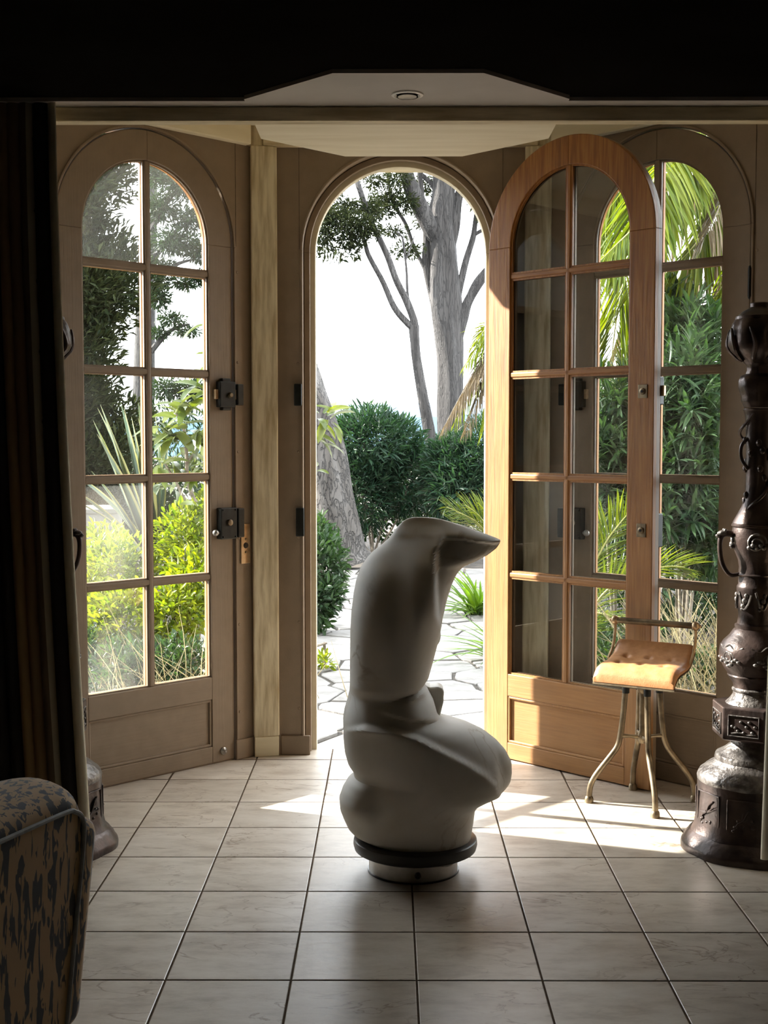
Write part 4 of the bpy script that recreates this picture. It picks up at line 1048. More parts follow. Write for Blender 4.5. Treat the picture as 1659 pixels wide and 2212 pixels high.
# crazy paving: one object per stone
def path_edges(y): return (-1.05 - 0.02 * (y - 6), 0.95 + 0.02 * (y - 6))
path = struct(MB().box(-1.3, 1.2, 5.82, 13.9, GZ - 0.08, GZ).build('garden_path', 'joint'))
pts = []
y = 5.9
r_ = random.Random(4)
while y < 13.8:
    dy_ = 0.30 + 0.03 * (y - 6) * 0.5
    x = path_edges(y)[0] + r_.uniform(0, .2)
    while x < path_edges(y)[1]:
        pts.append((x + r_.uniform(-.09, .09), y + r_.uniform(-.10, .10))); x += 0.42 + r_.uniform(-.06, .10)
    y += dy_
for i, p in enumerate(pts):
    cell = [(p[0] - .5, p[1] - .5), (p[0] + .5, p[1] - .5), (p[0] + .5, p[1] + .5), (p[0] - .5, p[1] + .5)]
    for j, q in enumerate(pts):
        if i == j: continue
        dx_, dy_ = q[0] - p[0], q[1] - p[1]; d2 = dx_ * dx_ + dy_ * dy_
        if d2 > 1.4: continue
        l = math.sqrt(d2)
        cell = clip_poly(cell, dx_ / l, dy_ / l, (dx_ * (p[0] + q[0]) / 2 + dy_ * (p[1] + q[1]) / 2) / l - 0.006)
        if len(cell) < 3: break
    if len(cell) < 3: continue
    cell = clip_poly(cell, 0, -1, -5.83)
    if len(cell) < 3: continue
    n = len(cell)
    # uneven edge: add jittered midpoints
    poly = []
    for k in range(n):
        a, b = cell[k], cell[(k + 1) % n]
        poly.append((a[0] + (p[0] - a[0]) * .03, a[1] + (p[1] - a[1]) * .03))
        if math.hypot(a[0] - b[0], a[1] - b[1]) > .12:
            mx_, my_ = (a[0] + b[0]) / 2, (a[1] + b[1]) / 2; s = r_.uniform(-.01, .05)
            poly.append((mx_ + (p[0] - mx_) * s, my_ + (p[1] - my_) * s))
    hgt = r_.uniform(0.008, 0.020)
    n = len(poly)
    vs = [(x - p[0], yy - p[1], -0.01) for x, yy in poly] + [(x - p[0], yy - p[1], hgt - 0.004) for x, yy in poly] + [((x - p[0]) * .97, (yy - p[1]) * .97, hgt) for x, yy in poly]
    fs = []
    a_ = sum(poly[k][0] * poly[(k + 1) % n][1] - poly[(k + 1) % n][0] * poly[k][1] for k in range(n))
    for k in range(n):
        q = (k + 1) % n; fs += [(k, q, n + q, n + k), (n + k, n + q, 2 * n + q, 2 * n + k)]
    fs.append(tuple(range(2 * n, 3 * n)))
    s_ = MB().add(vs, fs).build('flagstone', 'paving', path); s_.location = (p[0], p[1], GZ)

# ---- leaves
def leaf_template(segs=4, width=0.2, curve=0.25, fold=0.12, shape='lance'):
    """unit leaf along +x, lying in xy, bending down -z; returns verts, faces, uvs"""
    vs, fs, uv = [], [], []
    for i in range(segs + 1):
        t = i / segs
        if shape == 'lance': w = width * (math.sin(math.pi * min(1, t * 0.94 + 0.06)) ** 0.85)
        elif shape == 'sword': w = width * (0.75 + 0.5 * t if t < 0.4 else 0.95 * (1 - ((t - 0.4) / 0.6) ** 1.8) + 0.02)
        elif shape == 'strap': w = width * (1 - t ** 4 * 0.95)
        else: w = width * math.sin(math.pi * min(1, t * 0.9 + 0.08)) ** 0.6
        if i == segs: w = 0.004
        z = -curve * t * t
        vs += [(t, -w / 2, z + fold * w), (t, 0, z), (t, w / 2, z + fold * w)]; uv += [(0, t), (0.5, t), (1, t)]
    for i in range(segs):
        a = 3 * i; fs += [(a, a + 3, a + 4, a + 1), (a + 1, a + 4, a + 5, a + 2)]
    return np.array(vs), fs, uv
def frames(dirs, roll):
    d = dirs / np.linalg.norm(dirs, axis=1)[:, None]
    up = np.tile(np.array([0, 0, 1.0]), (len(d), 1)); up[np.abs(d[:, 2]) > 0.97] = (1, 0, 0)
    y = np.cross(up, d); y /= np.linalg.norm(y, axis=1)[:, None]
    z = np.cross(d, y)
    c, s = np.cos(roll)[:, None], np.sin(roll)[:, None]
    y2 = y * c + z * s; z2 = z * c - y * s
    return np.stack([d, y2, z2], axis=2)          # columns
def leaves_mesh(name, tmpl, pos, dirs, length, roll, mat):
    tv, tf, tuv = tmpl
    Rm = frames(dirs, roll) * length[:, None, None]
    V = np.einsum('nij,kj->nki', Rm, tv) + pos[:, None, :]
    nI, k = len(pos), len(tv)
    F = np.array(tf); faces = (F[None] + (np.arange(nI) * k)[:, None, None]).reshape(-1, 4)
    me = bpy.data.meshes.new(name)
    me.vertices.add(nI * k); me.vertices.foreach_set('co', V.reshape(-1).astype(np.float32))
    me.loops.add(faces.size); me.loops.foreach_set('vertex_index', faces.reshape(-1).astype(np.int32))
    me.polygons.add(len(faces)); me.polygons.foreach_set('loop_start', (np.arange(len(faces)) * 4).astype(np.int32))
    uvl = me.uv_layers.new(name='UVMap'); U = np.array(tuv); uvl.data.foreach_set('uv', U[faces.reshape(-1) % k].reshape(-1).astype(np.float32))
    me.materials.append(M[mat]); me.update(calc_edges=True); me.shade_smooth()
    return me
def single_leaf(name, tmpl, mat):
    return leaves_mesh(name, tmpl, np.zeros((1, 3)), np.array([[1.0, 0, 0]]), np.ones(1), np.zeros(1), mat)
def place_leaf(me, parent, pos, d, length, roll, name='leaf'):
    Rm = frames(np.array([d], float), np.array([roll]))[0] * length
    o = link(name, me, parent)
    o.matrix_local = Matrix(((Rm[0][0], Rm[0][1], Rm[0][2], pos[0]), (Rm[1][0], Rm[1][1], Rm[1][2], pos[1]), (Rm[2][0], Rm[2][1], Rm[2][2], pos[2]), (0, 0, 0, 1)))
    return o
def rand_dirs(n, bias=(0, 0, 0), k=1.0):
    d = rng.normal(size=(n, 3)) * k + np.array(bias); return d

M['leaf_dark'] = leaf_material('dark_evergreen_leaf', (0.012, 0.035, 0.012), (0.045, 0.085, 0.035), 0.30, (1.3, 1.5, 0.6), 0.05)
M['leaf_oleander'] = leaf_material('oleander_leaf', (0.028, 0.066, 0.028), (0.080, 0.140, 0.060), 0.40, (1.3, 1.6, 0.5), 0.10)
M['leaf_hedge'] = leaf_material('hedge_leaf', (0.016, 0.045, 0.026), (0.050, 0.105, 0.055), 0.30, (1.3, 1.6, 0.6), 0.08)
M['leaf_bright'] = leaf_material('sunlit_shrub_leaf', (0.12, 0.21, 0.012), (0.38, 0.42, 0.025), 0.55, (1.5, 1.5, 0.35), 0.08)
M['leaf_palm'] = leaf_material('palm_leaflet', (0.09, 0.16, 0.008), (0.28, 0.33, 0.025), 0.55, (1.7, 1.6, 0.3), 0.08)
M['leaf_palm_dead'] = leaf_material('dry_palm_leaflet', (0.13, 0.095, 0.055), (0.30, 0.235, 0.15), 0.35, (1.2, 1.1, 0.8), 0.04)
M['leaf_loquat'] = leaf_material('loquat_leaf', (0.07, 0.115, 0.018), (0.19, 0.23, 0.04), 0.45, (1.6, 1.6, 0.35), 0.16)
M['leaf_agave'] = leaf_material('agave_leaf', (0.10, 0.15, 0.11), (0.14, 0.20, 0.145), 0.12, (1.2, 1.4, 0.6), 0.06, margin=(0.42, 0.38, 0.13))
M['leaf_strap'] = leaf_material('strap_leaf', (0.08, 0.20, 0.012), (0.20, 0.33, 0.03), 0.5, (1.5, 1.6, 0.35), 0.10)
M['dry_grass'] = leaf_material('dry_grass', (0.30, 0.24, 0.13), (0.55, 0.46, 0.28), 0.35, (1.1, 1.1, 0.9), 0.03)
M['leaf_cypress'] = leaf_material('cypress_spray', (0.016, 0.026, 0.012), (0.062, 0.072, 0.028), 0.25, (1.2, 1.3, 0.6), 0.03)
M['leaf_pine'] = leaf_material('pine_spray', (0.022, 0.045, 0.022), (0.060, 0.090, 0.040), 0.30, (1.2, 1.4, 0.7), 0.03)
M['twig'] = noisy('garden_twig', (0.10, 0.08, 0.06), (0.20, 0.17, 0.13), 30, 0.9)
M['bark_grey'] = bark_material('grey_bark', (0.050, 0.042, 0.038), (0.105, 0.095, 0.088), (0.165, 0.155, 0.148), 7, 0.10, crack=0.35)
M['bark_pine'] = bark_material('pale_plated_bark', (0.075, 0.060, 0.048), (0.175, 0.155, 0.135), (0.27, 0.25, 0.23), 6, 0.30)
M['rachis'] = noisy('palm_rachis', (0.24, 0.24, 0.06), (0.36, 0.33, 0.12), 20, 0.6)

T_lance = leaf_template(4, 0.17, 0.22, 0.25)
T_oval = leaf_template(4, 0.34, 0.2, 0.2, 'oval')
T_small = leaf_template(2, 0.42, 0.15, 0.2, 'oval')
T_needle = leaf_template(2, 0.30, 0.25, 0.3)
T_loquat = leaf_template(6, 0.33, 0.38, 0.22, 'oval')

def cloud(center, radii, n, shell=0.55):
    d = rng.normal(size=(n, 3)); d /= np.linalg.norm(d, axis=1)[:, None]
    r = shell + (1 - shell) * rng.random(n) ** 0.7
    d2 = d * r[:, None] * np.array(radii); return d2 + np.array(center), d
def foliage(root, name, clouds, n, tmpl, mat, ln, shell=0.5, up=0.4, jitter=0.6, droop=False, base=None):
    P_, D_ = [], []
    vol = np.array([c[1][0] * c[1][2] for c in clouds]); vol = vol / vol.sum()
    for c, w in zip(clouds, vol):
        k = max(8, int(n * w)); p, d = cloud(c[0], c[1], k, shell); P_.append(p); D_.append(d)
    P_ = np.concatenate(P_); D_ = np.concatenate(D_)
    keep = P_[:, 2] > GZ + 0.02; P_, D_ = P_[keep], D_[keep]
    D_ = D_ + np.array([0, 0, up if not droop else -up]) + rng.normal(size=D_.shape) * jitter
    L_ = rng.uniform(ln[0], ln[1], len(P_)); R_ = rng.uniform(-1.2, 1.2, len(P_))
    loc = np.array(base if base is not None else root.location)
    me = leaves_mesh(name, tmpl, P_ - loc, D_, L_, R_, mat)
    o = link(name, me, root); o['kind'] = 'stuff'; return o
def stems(root, base, tops, r=0.012, mat='twig', name='stem'):
    b = Vector(base)
    for t in tops:
        t = Vector(t); m = (b + t) / 2 + Vector((rng.normal() * .06, rng.normal() * .06, 0.05))
        pp_ = smooth_path([b, m, t], 4)
        MB().tube([p - root.location for p in pp_], lerp_list([r, r * .7, r * .35], len(pp_)), 6).build(name, mat, root, True)
def bush(name, label, cat, clouds, n, tmpl, mat, ln, group=None, shell=0.5, up=0.4, jitter=0.6, nst=5):
    cx = np.mean([c[0][0] for c in clouds]); cy = np.mean([c[0][1] for c in clouds])
    root = empty(name, (cx, cy, GZ - 0.03)); tag(root, label, cat, group)
    foliage(root, 'foliage', clouds, n, tmpl, mat, ln, shell, up, jitter)
    tops = [np.array(c[0]) + rng.normal(size=3) * np.array(c[1]) * .3 for c in (clouds * 5)[:nst]]
    stems(root, (cx, cy, GZ - 0.03), [(t[0], t[1], max(0.15, t[2])) for t in tops], 0.018)
    return root
def cl(px, py, Y, rx, rz, ry=None):
    """cloud centred on a pixel at depth Y, radii in pixels"""
    k = Y * 1.02 / F_PX; p = atY(px, py, Y)
    return (tuple(p), (rx * k, (ry or rx) * k if ry is None else ry, rz * k))

# hedges at the end of the path
bush('hedge_shrub', 'dense blue-green evergreen shrub right of the leaning trunk', 'shrub',
     [cl(800, 965, 15.6, 85, 85), cl(845, 960, 15.9, 72, 58), cl(780, 1060, 15.5, 70, 85), cl(860, 1030, 15.8, 72, 80), cl(745, 985, 15.8, 45, 80)], 8500, T_lance, 'leaf_hedge', (.09, .17), shell=0.62)
bush('hedge_shrub', 'evergreen shrub beneath the big grey tree trunk', 'shrub',
     [cl(985, 1005, 15.2, 68, 68), cl(1055, 985, 15.0, 66, 86), cl(1000, 1060, 15.0, 75, 65), cl(955, 1030, 15.3, 42, 75)], 7000, T_lance, 'leaf_hedge', (.08, .15), shell=0.6)
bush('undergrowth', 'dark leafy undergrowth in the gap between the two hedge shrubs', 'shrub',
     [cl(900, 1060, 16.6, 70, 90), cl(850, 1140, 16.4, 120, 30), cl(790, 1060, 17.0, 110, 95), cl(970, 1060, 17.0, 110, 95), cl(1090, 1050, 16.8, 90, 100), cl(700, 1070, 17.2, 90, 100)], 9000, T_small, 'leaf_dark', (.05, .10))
bush('garden_shrub', 'low green leafy shrub at the foot of the leaning trunk', 'shrub',
     [cl(695, 1225, 9.6, 55, 75), cl(680, 1170, 9.8, 50, 55), cl(712, 1285, 9.4, 30, 36), cl(670, 1310, 9.4, 50, 70)], 2600, T_oval, 'leaf_oleander', (.05, .09), shell=0.3)
bush('ground_plant', 'tiny yellow-green plant on the flagstones by the doorway', 'plant',
     [cl(700, 1432, 7.9, 22, 18)], 60, T_oval, 'leaf_bright', (.04, .07), shell=0.2, nst=2)

def strappy(name, label, px, py, Y, n, ln, mat='leaf_strap', w=0.06, spread=1.0):
    p = onZ(px, py, GZ) if Y is None else Vector((atY(px, py, Y).x, Y, GZ))
    root = empty(name, p); tag(root, label, 'plant')
    me = single_leaf('leaf', leaf_template(7, w, 0.55, 0.25, 'strap'), mat)
    for k in range(n):
        a = rng.uniform(0, 2 * math.pi); e = rng.uniform(0.5, 1.35)
        d = (math.cos(a) * math.cos(e) * spread, math.sin(a) * math.cos(e) * spread, math.sin(e))
        place_leaf(me, root, (rng.normal() * .03, rng.normal() * .03, 0), d, rng.uniform(*ln), rng.uniform(-.3, .3))
    return root
strappy('strap_plant', 'arching strap-leaved plant on the path edge behind the sculpture', 1030, 1320, 10.4, 70, (.35, .60))
strappy('strap_plant', 'strap-leaved plant low by the open oak door', 1075, 1490, 8.3, 50, (.30, .50))
strappy('strap_plant', 'strap-leaved plant under the palm frond right of the open door', 1330, 1480, 7.6, 70, (.25, .55))

# ---- trees
def limb(root, name, pts, rads, Y, mat, seg=14, rough=0.06, n=6, yoff=None):
    """pts in pixels on the plane Y (yoff: depth offsets in metres)"""
    k = Y * 1.02 / F_PX
    P_ = [atY(a, b, Y + (yoff[i] if yoff else 0)) for i, (a, b) in enumerate(pts)]
    sp = smooth_path(P_, n); rr = lerp_list([r * k / 2 for r in rads], len(sp))
    mb = MB().tube([p - root.location for p in sp], rr, seg)
    for i, v in enumerate(mb.v):
        c = sp[i // seg] - root.location; d = Vector(v) - c; a = math.atan2(d.y, d.x)
        f = 1 + rough * math.sin(a * 3 + i // seg * .35) + rough * .7 * math.sin(a * 5 - i // seg * .2)
        mb.v[i] = tuple(c + d * f)
    return mb.build(name, mat, root, True)
TYY = 19.0
tb = Vector((atY(978, 950, TYY).x, TYY, GZ - 0.06))
tree = empty('cypress_tree', tb); tag(tree, 'big grey tree with a thick trunk forking into many limbs', 'tree')
limb(tree, 'trunk', [(978, 1170), (977, 1010), (975, 904), (972, 781), (961, 658), (959, 566), (953, 474), (958, 412), (961, 330), (965, 200)], [66, 58, 55, 56, 66, 60, 58, 46, 44, 36], TYY, 'bark_grey', 20, 0.08)
limb(tree, 'limb', [(940, 520), (923, 480), (892, 412), (877, 366), (858, 250)], [26, 36, 32, 28, 22], TYY, 'bark_grey', yoff=[0, -.2, -.4, -.5, -.7])
limb(tree, 'limb', [(975, 530), (983, 492), (988, 443), (997, 394), (1008, 300)], [18, 20, 19, 18, 14], TYY, 'bark_grey')
limb(tree, 'limb', [(942, 668), (929, 615), (920, 566), (920, 510), (912, 440), (905, 350)], [20, 18, 15, 13, 12, 10], TYY, 'bark_grey')
limb(tree, 'limb', [(921, 590), (915, 575), (895, 535), (877, 486), (852, 443), (840, 400), (835, 340)], [9, 9, 8, 8, 7, 6, 5], TYY, 'bark_grey', 10)
limb(tree, 'limb', [(985, 660), (993, 621), (1006, 566), (1021, 517), (1025, 492), (1030, 458), (1042, 400)], [16, 15, 14, 13, 11, 10, 8], TYY, 'bark_grey', 10)
limb(tree, 'limb', [(1020, 512), (1030, 504), (1050, 492), (1080, 470)], [9, 8, 8, 6], TYY, 'bark_grey', 8)
limb(tree, 'limb', [(985, 740), (1000, 690), (1012, 650), (1046, 597), (1090, 540)], [24, 22, 20, 18, 14], TYY, 'bark_grey', 10)
limb(tree, 'limb', [(1006, 660), (1012, 636), (1027, 606), (1048, 580)], [7, 7, 6, 5], TYY, 'bark_grey', 8)
limb(tree, 'limb', [(945, 420), (930, 395), (905, 370), (890, 330)], [12, 10, 9, 8], TYY, 'bark_grey', 8)
foliage(tree, 'foliage', [cl(820, 449, 18.5, 42, 26), cl(858, 385, 18.3, 30, 20), cl(809, 388, 18.6, 38, 16), cl(877, 440, 18.4, 28, 24), cl(1032, 440, 18.8, 20, 18), cl(1055, 470, 18.8, 22, 18), cl(880, 540, 18.7, 40, 18),
        cl(930, 470, 19.4, 40, 30), cl(915, 400, 19.4, 36, 22), cl(840, 425, 18.6, 40, 22), cl(850, 500, 18.6, 34, 14), cl(1012, 405, 18.9, 16, 20)], 6500, T_needle, 'leaf_cypress', (.035, .09), shell=0.05, up=0.1)
foliage(tree, 'foliage', [cl(900, 290, 18.5, 160, 46), cl(1010, 290, 18.6, 120, 40)], 3500, T_needle, 'leaf_cypress', (.05, .10), shell=0.1, up=0.1)
t2 = empty('slender_tree', (atY(926, 930, 17.6).x, 17.6, GZ - 0.06)); tag(t2, 'slender grey tree forking into two long thin stems', 'tree')
limb(t2, 'trunk', [(945, 1160), (935, 990), (926, 922), (912, 850), (899, 775), (896, 730), (894, 703)], [26, 26, 25, 23, 20, 21, 22], 17.6, 'bark_grey', 14)
limb(t2, 'limb', [(897, 712), (877, 695), (852, 664), (827, 609), (797, 554), (787, 520), (770, 470)], [15, 14, 13, 11, 10, 9, 7], 17.6, 'bark_grey', 10)
limb(t2, 'limb', [(896, 712), (893, 689), (877, 646), (855, 603), (834, 547), (800, 474), (778, 412), (766, 378), (750, 320)], [17, 16, 15, 14, 13, 12, 12, 11, 9], 17.6, 'bark_grey', 10)
limb(t2, 'twig', [(884, 662), (880, 630), (878, 581), (872, 530), (868, 511), (855, 500)], [6, 6, 5, 5, 4, 2], 17.6, 'bark_grey', 8)
limb(t2, 'twig', [(877, 560), (885, 540), (895, 510)], [4, 3, 2], 17.6, 'bark_grey', 8)
foliage(t2, 'foliage', [cl(776, 488, 17.4, 46, 30), cl(735, 484, 17.3, 48, 30), cl(705, 470, 17.3, 40, 30), cl(795, 452, 17.6, 36, 24), cl(748, 450, 17.6, 36, 22), cl(698, 508, 17.3, 28, 22), cl(760, 522, 17.4, 32, 18), cl(722, 405, 17.6, 20, 24), cl(690, 435, 17.5, 22, 26), cl(800, 500, 17.4, 26, 16)], 6500, T_needle, 'leaf_cypress', (.035, .085), shell=0.02, up=0.2)
foliage(t2, 'twigs', [cl(730, 545, 17.4, 50, 20), cl(700, 530, 17.4, 30, 25), cl(765, 545, 17.4, 22, 20)], 260, T_needle, 'leaf_cypress', (.05, .14), shell=0.1, up=0.2)

YT = 14.3
t3 = empty('leaning_tree', (atY(735, 1215, YT).x, YT, GZ - 0.06)); tag(t3, 'thick leaning trunk with pale plated bark beside the path', 'tree')
limb(t3, 'trunk', [(742, 1222), (735, 1195), (722, 1120), (706, 1040), (688, 960), (664, 870), (640, 800), (590, 660), (540, 480), (500, 250)], [140, 112, 108, 102, 100, 94, 90, 84, 76, 64], YT, 'bark_pine', 28, 0.05)
foliage(t3, 'foliage', [cl(520, 200, YT, 150, 60), cl(420, 300, YT + .6, 110, 60), cl(600, 160, YT, 120, 50)], 2600, T_needle, 'leaf_pine', (.10, .20), shell=0.1)

# cypress and pine seen through the closed door by the curtain
cyp = empty('dark_cypress', (-3.35, 13.6, GZ - 0.06)); tag(cyp, 'dense dark columnar cypress behind the agave', 'tree')
MB().tube([(0, 0, 0), (0.05, 0, 3), (0, 0, 7.4)], [0.16, 0.11, 0.03], 10).build('trunk', 'bark_grey', cyp, True)
cc = []
for k in range(46):
    z = 0.4 + 7.2 * k / 45; R_ = 0.98 * (1 - (z / 8.6) ** 2.2) + 0.08
    a = rng.uniform(0, 6.28); cc.append(((-3.35 + .32 * R_ * math.cos(a), 13.6 + .32 * R_ * math.sin(a), z), (R_ * .72, R_ * .72, .42)))
foliage(cyp, 'foliage', cc, 95000, T_needle, 'leaf_cypress', (.06, .13), shell=0.2, up=0.9, jitter=0.5)
pine = empty('pine_tree', (-3.9, 20.0, GZ - 0.1)); tag(pine, 'open spreading pine whose branches show against the white sky', 'tree')
MB().tube([(0, 0, 0), (0.1, 0, 3), (0.3, 0, 7.5)], [0.2, 0.16, 0.07], 10).build('trunk', 'bark_grey', pine, True)
PY = 18.5
pc = [cl(390, 400, PY, 60, 30), cl(350, 450, PY, 40, 30), cl(410, 470, PY, 45, 26), cl(380, 520, PY, 60, 30), cl(430, 545, PY, 40, 22), cl(350, 580, PY, 34, 24), cl(345, 640, PY, 26, 30), cl(400, 610, PY, 40, 14), cl(440, 600, PY, 24, 16), cl(370, 690, PY, 34, 14), cl(400, 715, PY, 34, 10), cl(345, 720, PY, 20, 14), cl(360, 840, PY, 40, 22), cl(420, 845, PY, 40, 24), cl(340, 370, PY, 30, 30), cl(440, 350, PY, 50, 40)]
foliage(pine, 'foliage', pc, 13000, T_needle, 'leaf_pine', (.05, .10), shell=0.05, up=0.1)
for a, b in (((330, 560), (430, 470)), ((330, 620), (420, 560)), ((325, 760), (410, 700)), ((325, 500), (400, 400))):
    p, q = atY(*a, PY), atY(*b, PY)
    MB().tube(smooth_path([p - pine.location, (p + q) / 2 + Vector((0, 0, .1)) - pine.location, q - pine.location], 4), lerp_list([.05, .03, .012], 9), 6).build('branch', 'bark_grey', pine, True)

# agave with cream margins: every leaf a part
ag = empty('agave', (-1.92, 8.6, GZ)); tag(ag, 'large agave with yellow-edged arching sword leaves', 'agave')
ag_me = {c: single_leaf('leaf', leaf_template(9, 0.14, c, 0.18, 'sword'), 'leaf_agave') for c in (0.02, 0.12, 0.45)}
def agave_leaf(tip, curve, ln=None, base=(330, 1235)):
    b = atY(*base, 8.6) ; t = atY(*tip, 8.6 + rng.uniform(-.25, .25)); d = t - b; l = d.length
    place_leaf(ag_me[curve], ag, b - ag.location, d + Vector((0, 0, curve * l * 0.9)), (ln or l), rng.uniform(-.4, .4))
for tip, c in (((222, 872), .02), ((266, 868), .02), ((274, 880), .02), ((247, 874), .12), ((305, 870), .02), ((340, 905), .12), ((380, 900), .12), ((420, 960), .45), ((440, 1010), .45), ((290, 900), .02), ((360, 960), .02), ((205, 905), .02), ((235, 930), .12), ((315, 930), .02), ((255, 960), .12), ((215, 1010), .12)):
    agave_leaf(tip, c)
agave_leaf((205, 985), .45, 0.95); agave_leaf((238, 1110), .45, 0.75); agave_leaf((190, 1020), .45, 0.95, (330, 1250)); agave_leaf((450, 1080), .45, .7)

# loquats: leaves are parts
def loquat(name, label, base, spec, leafspots, ln):
    root = empty(name, base); tag(root, label, 'shrub')
    for pts, r in spec:
        sp = smooth_path([Vector(p) - Vector(base) for p in pts], 5)
        MB().tube(sp, lerp_list([r, r * .6], len(sp)), 8).build('stem', 'twig', root, True)
    me = single_leaf('leaf', T_loquat, 'leaf_loquat')
    for p in leafspots:
        for k in range(int(p[3])):
            a = rng.uniform(0, 6.28); d = (math.cos(a), math.sin(a), rng.uniform(-.7, .9))
            place_leaf(me, root, (p[0] - base[0] + rng.normal() * .03, p[1] - base[1] + rng.normal() * .03, p[2] - base[2] + rng.normal() * .03), d, rng.uniform(*ln), rng.uniform(-.6, .6))
    return root
LY = 8.0
ls = [tuple(atY(a, b, LY + rng.uniform(-.2, .2))) + (c,) for a, b, c in ((380, 890, 7), (350, 915, 6), (400, 880, 6), (430, 870, 7), (445, 840, 5), (360, 950, 6), (395, 940, 7), (425, 930, 6), (350, 1010, 6), (375, 1000, 6), (410, 985, 6), (445, 960, 6), (440, 1010, 5), (345, 1040, 4), (440, 1100, 4), (455, 920, 5), (450, 700, 3), (465, 800, 4), (385, 1045, 4))]
b0 = (atY(455, 1170, LY).x + .12, LY, GZ)
loquat('loquat_shrub', 'loquat shrub with big ribbed leaves seen through the closed door', b0,
       [([b0, atY(455, 1140, LY), atY(420, 1080, LY), atY(405, 1030, LY), atY(400, 940, LY), atY(380, 890, LY)], .016), ([atY(448, 1130, LY), atY(400, 1080, LY), atY(380, 1040, LY), atY(355, 1000, LY)], .011), ([atY(405, 1000, LY), atY(440, 940, LY), atY(450, 850, LY)], .009)], ls, (.13, .21))
LY = 7.4
ls = [tuple(atY(a, b, LY)) + (c,) for a, b, c in ((708, 900, 6), (702, 930, 5), (690, 905, 4), (675, 950, 5), (718, 890, 3), (660, 1000, 6), (640, 940, 6))]
b1 = (atY(650, 1400, LY).x, LY, GZ)
loquat('loquat_sapling', 'young loquat with a few yellow-green leaves left of the open doorway', b1,
       [([b1, atY(648, 1200, LY), atY(665, 1000, LY), atY(705, 910, LY)], .010), ([atY(655, 1080, LY), atY(645, 990, LY), atY(640, 930, LY)], .007)], ls, (.10, .17))

# bright shrubs below the agave
bush('sunlit_shrub', 'bright yellow-green shrub in front of the loquat stems', 'shrub',
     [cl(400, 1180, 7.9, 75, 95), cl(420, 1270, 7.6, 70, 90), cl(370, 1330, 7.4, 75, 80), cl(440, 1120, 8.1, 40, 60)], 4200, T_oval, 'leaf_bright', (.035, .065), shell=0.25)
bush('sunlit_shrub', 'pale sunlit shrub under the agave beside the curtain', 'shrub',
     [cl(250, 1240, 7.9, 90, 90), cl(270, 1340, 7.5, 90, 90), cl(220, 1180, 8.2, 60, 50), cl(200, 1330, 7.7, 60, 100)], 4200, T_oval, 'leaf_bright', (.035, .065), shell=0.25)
bush('scrub', 'tangled dull green scrub at the foot of the closed door', 'shrub',
     [cl(390, 1440, 7.1, 85, 70), cl(280, 1450, 7.1, 85, 75), cl(200, 1440, 7.3, 70, 90)], 4200, T_small, 'leaf_oleander', (.03, .055), shell=0.1)
def dry_grass(name, label, cx, cy, Y, rx, n, h):
    p = Vector((atY(cx, cy, Y).x, Y, GZ)); root = empty(name, p); tag(root, label, 'grass')
    P_ = np.stack([rng.normal(size=n) * rx, rng.normal(size=n) * rx * .6, np.zeros(n)], 1)
    D_ = np.stack([rng.normal(size=n) * .35, rng.normal(size=n) * .35, np.ones(n)], 1)
    me = leaves_mesh('blades', leaf_template(4, 0.012, 0.35, 0.3, 'strap'), P_, D_, rng.uniform(h * .5, h, n), rng.uniform(-1.5, 1.5, n), 'dry_grass')
    o = link('blades', me, root); o['kind'] = 'stuff'; return root
dry_grass('dry_grass', 'tangle of dry straw-coloured stems in the scrub', 400, 1460, 6.9, .28, 160, .55)
dry_grass('dry_grass', 'clump of dry pale grass behind the stool', 1530, 1480, 6.7, .22, 260, .75)
M['barrel'] = noisy('grey_barrel', (0.055, 0.055, 0.052), (0.075, 0.075, 0.07), 6, 0.7)
# barrel behind the agave
br = empty('water_butt', (atY(212, 1200, 9.6).x, 9.6, GZ)); tag(br, 'pale grey round-topped barrel half hidden by the agave', 'barrel')
MB().lathe([(.17, 0), (.185, .3), (.18, .86), (.175, .90)], 32).build('drum', 'barrel', br, True)
MB().lathe([(.185, .895), (.187, .925), (.12, .945), (.02, .95)], 32).build('lid', 'barrel', br, True)

# ---- palms
def frond(root, pts, ln, n, mat='leaf_palm', droop=0.35, w=0.046, r=0.010, ang=0.9, name='frond', twist=0.0):
    """pts: rachis control points in world space, base to tip"""
    sp = smooth_path(pts, 10); m = len(sp)
    fr = MB().tube([p - root.location for p in sp], lerp_list([r, r * .25], m), 6).build(name, 'rachis' if mat != 'leaf_palm_dead' else 'twig', root, True)
    P_, D_, L_, R_ = [], [], [], []
    for k in range(n):
        t = 0.06 + 0.93 * k / (n - 1); f = t * (m - 1); i = min(int(f), m - 2)
        p = sp[i].lerp(sp[i + 1], f - i); tg = (sp[i + 1] - sp[i]).normalized()
        side = tg.cross(Vector((0, 0, 1)))
        if side.length < .2: side = tg.cross(Vector((0, 1, 0)))
        side.normalize(); up = side.cross(tg)
        c, s = math.cos(twist), math.sin(twist); side = side * c + up * s
        for sg in (-1, 1):
            d = tg * (0.75 + .5 * t) + side * sg * ang + Vector((0, 0, -droop)) + Vector(rng.normal(size=3) * .07)
            P_.append(p - root.location); D_.append(d); L_.append(ln * (0.45 + 0.75 * math.sin(math.pi * min(1, .15 + .8 * t))) * rng.uniform(.85, 1.1)); R_.append(rng.uniform(-.5, .5))
    me = leaves_mesh('leaflets', leaf_template(4, w, 0.14, 0.3), np.array(P_), np.array(D_), np.array(L_), np.array(R_), mat)
    o = link('leaflets', me, fr); o['kind'] = 'stuff'
    return fr
PYY = 8.6
pb = Vector((2.75, 9.2, GZ))
palm = empty('date_palm', pb); tag(palm, 'tall palm with drooping yellow-green fronds outside the closed door', 'palm')
crown = Vector((2.65, 9.2, 4.3))
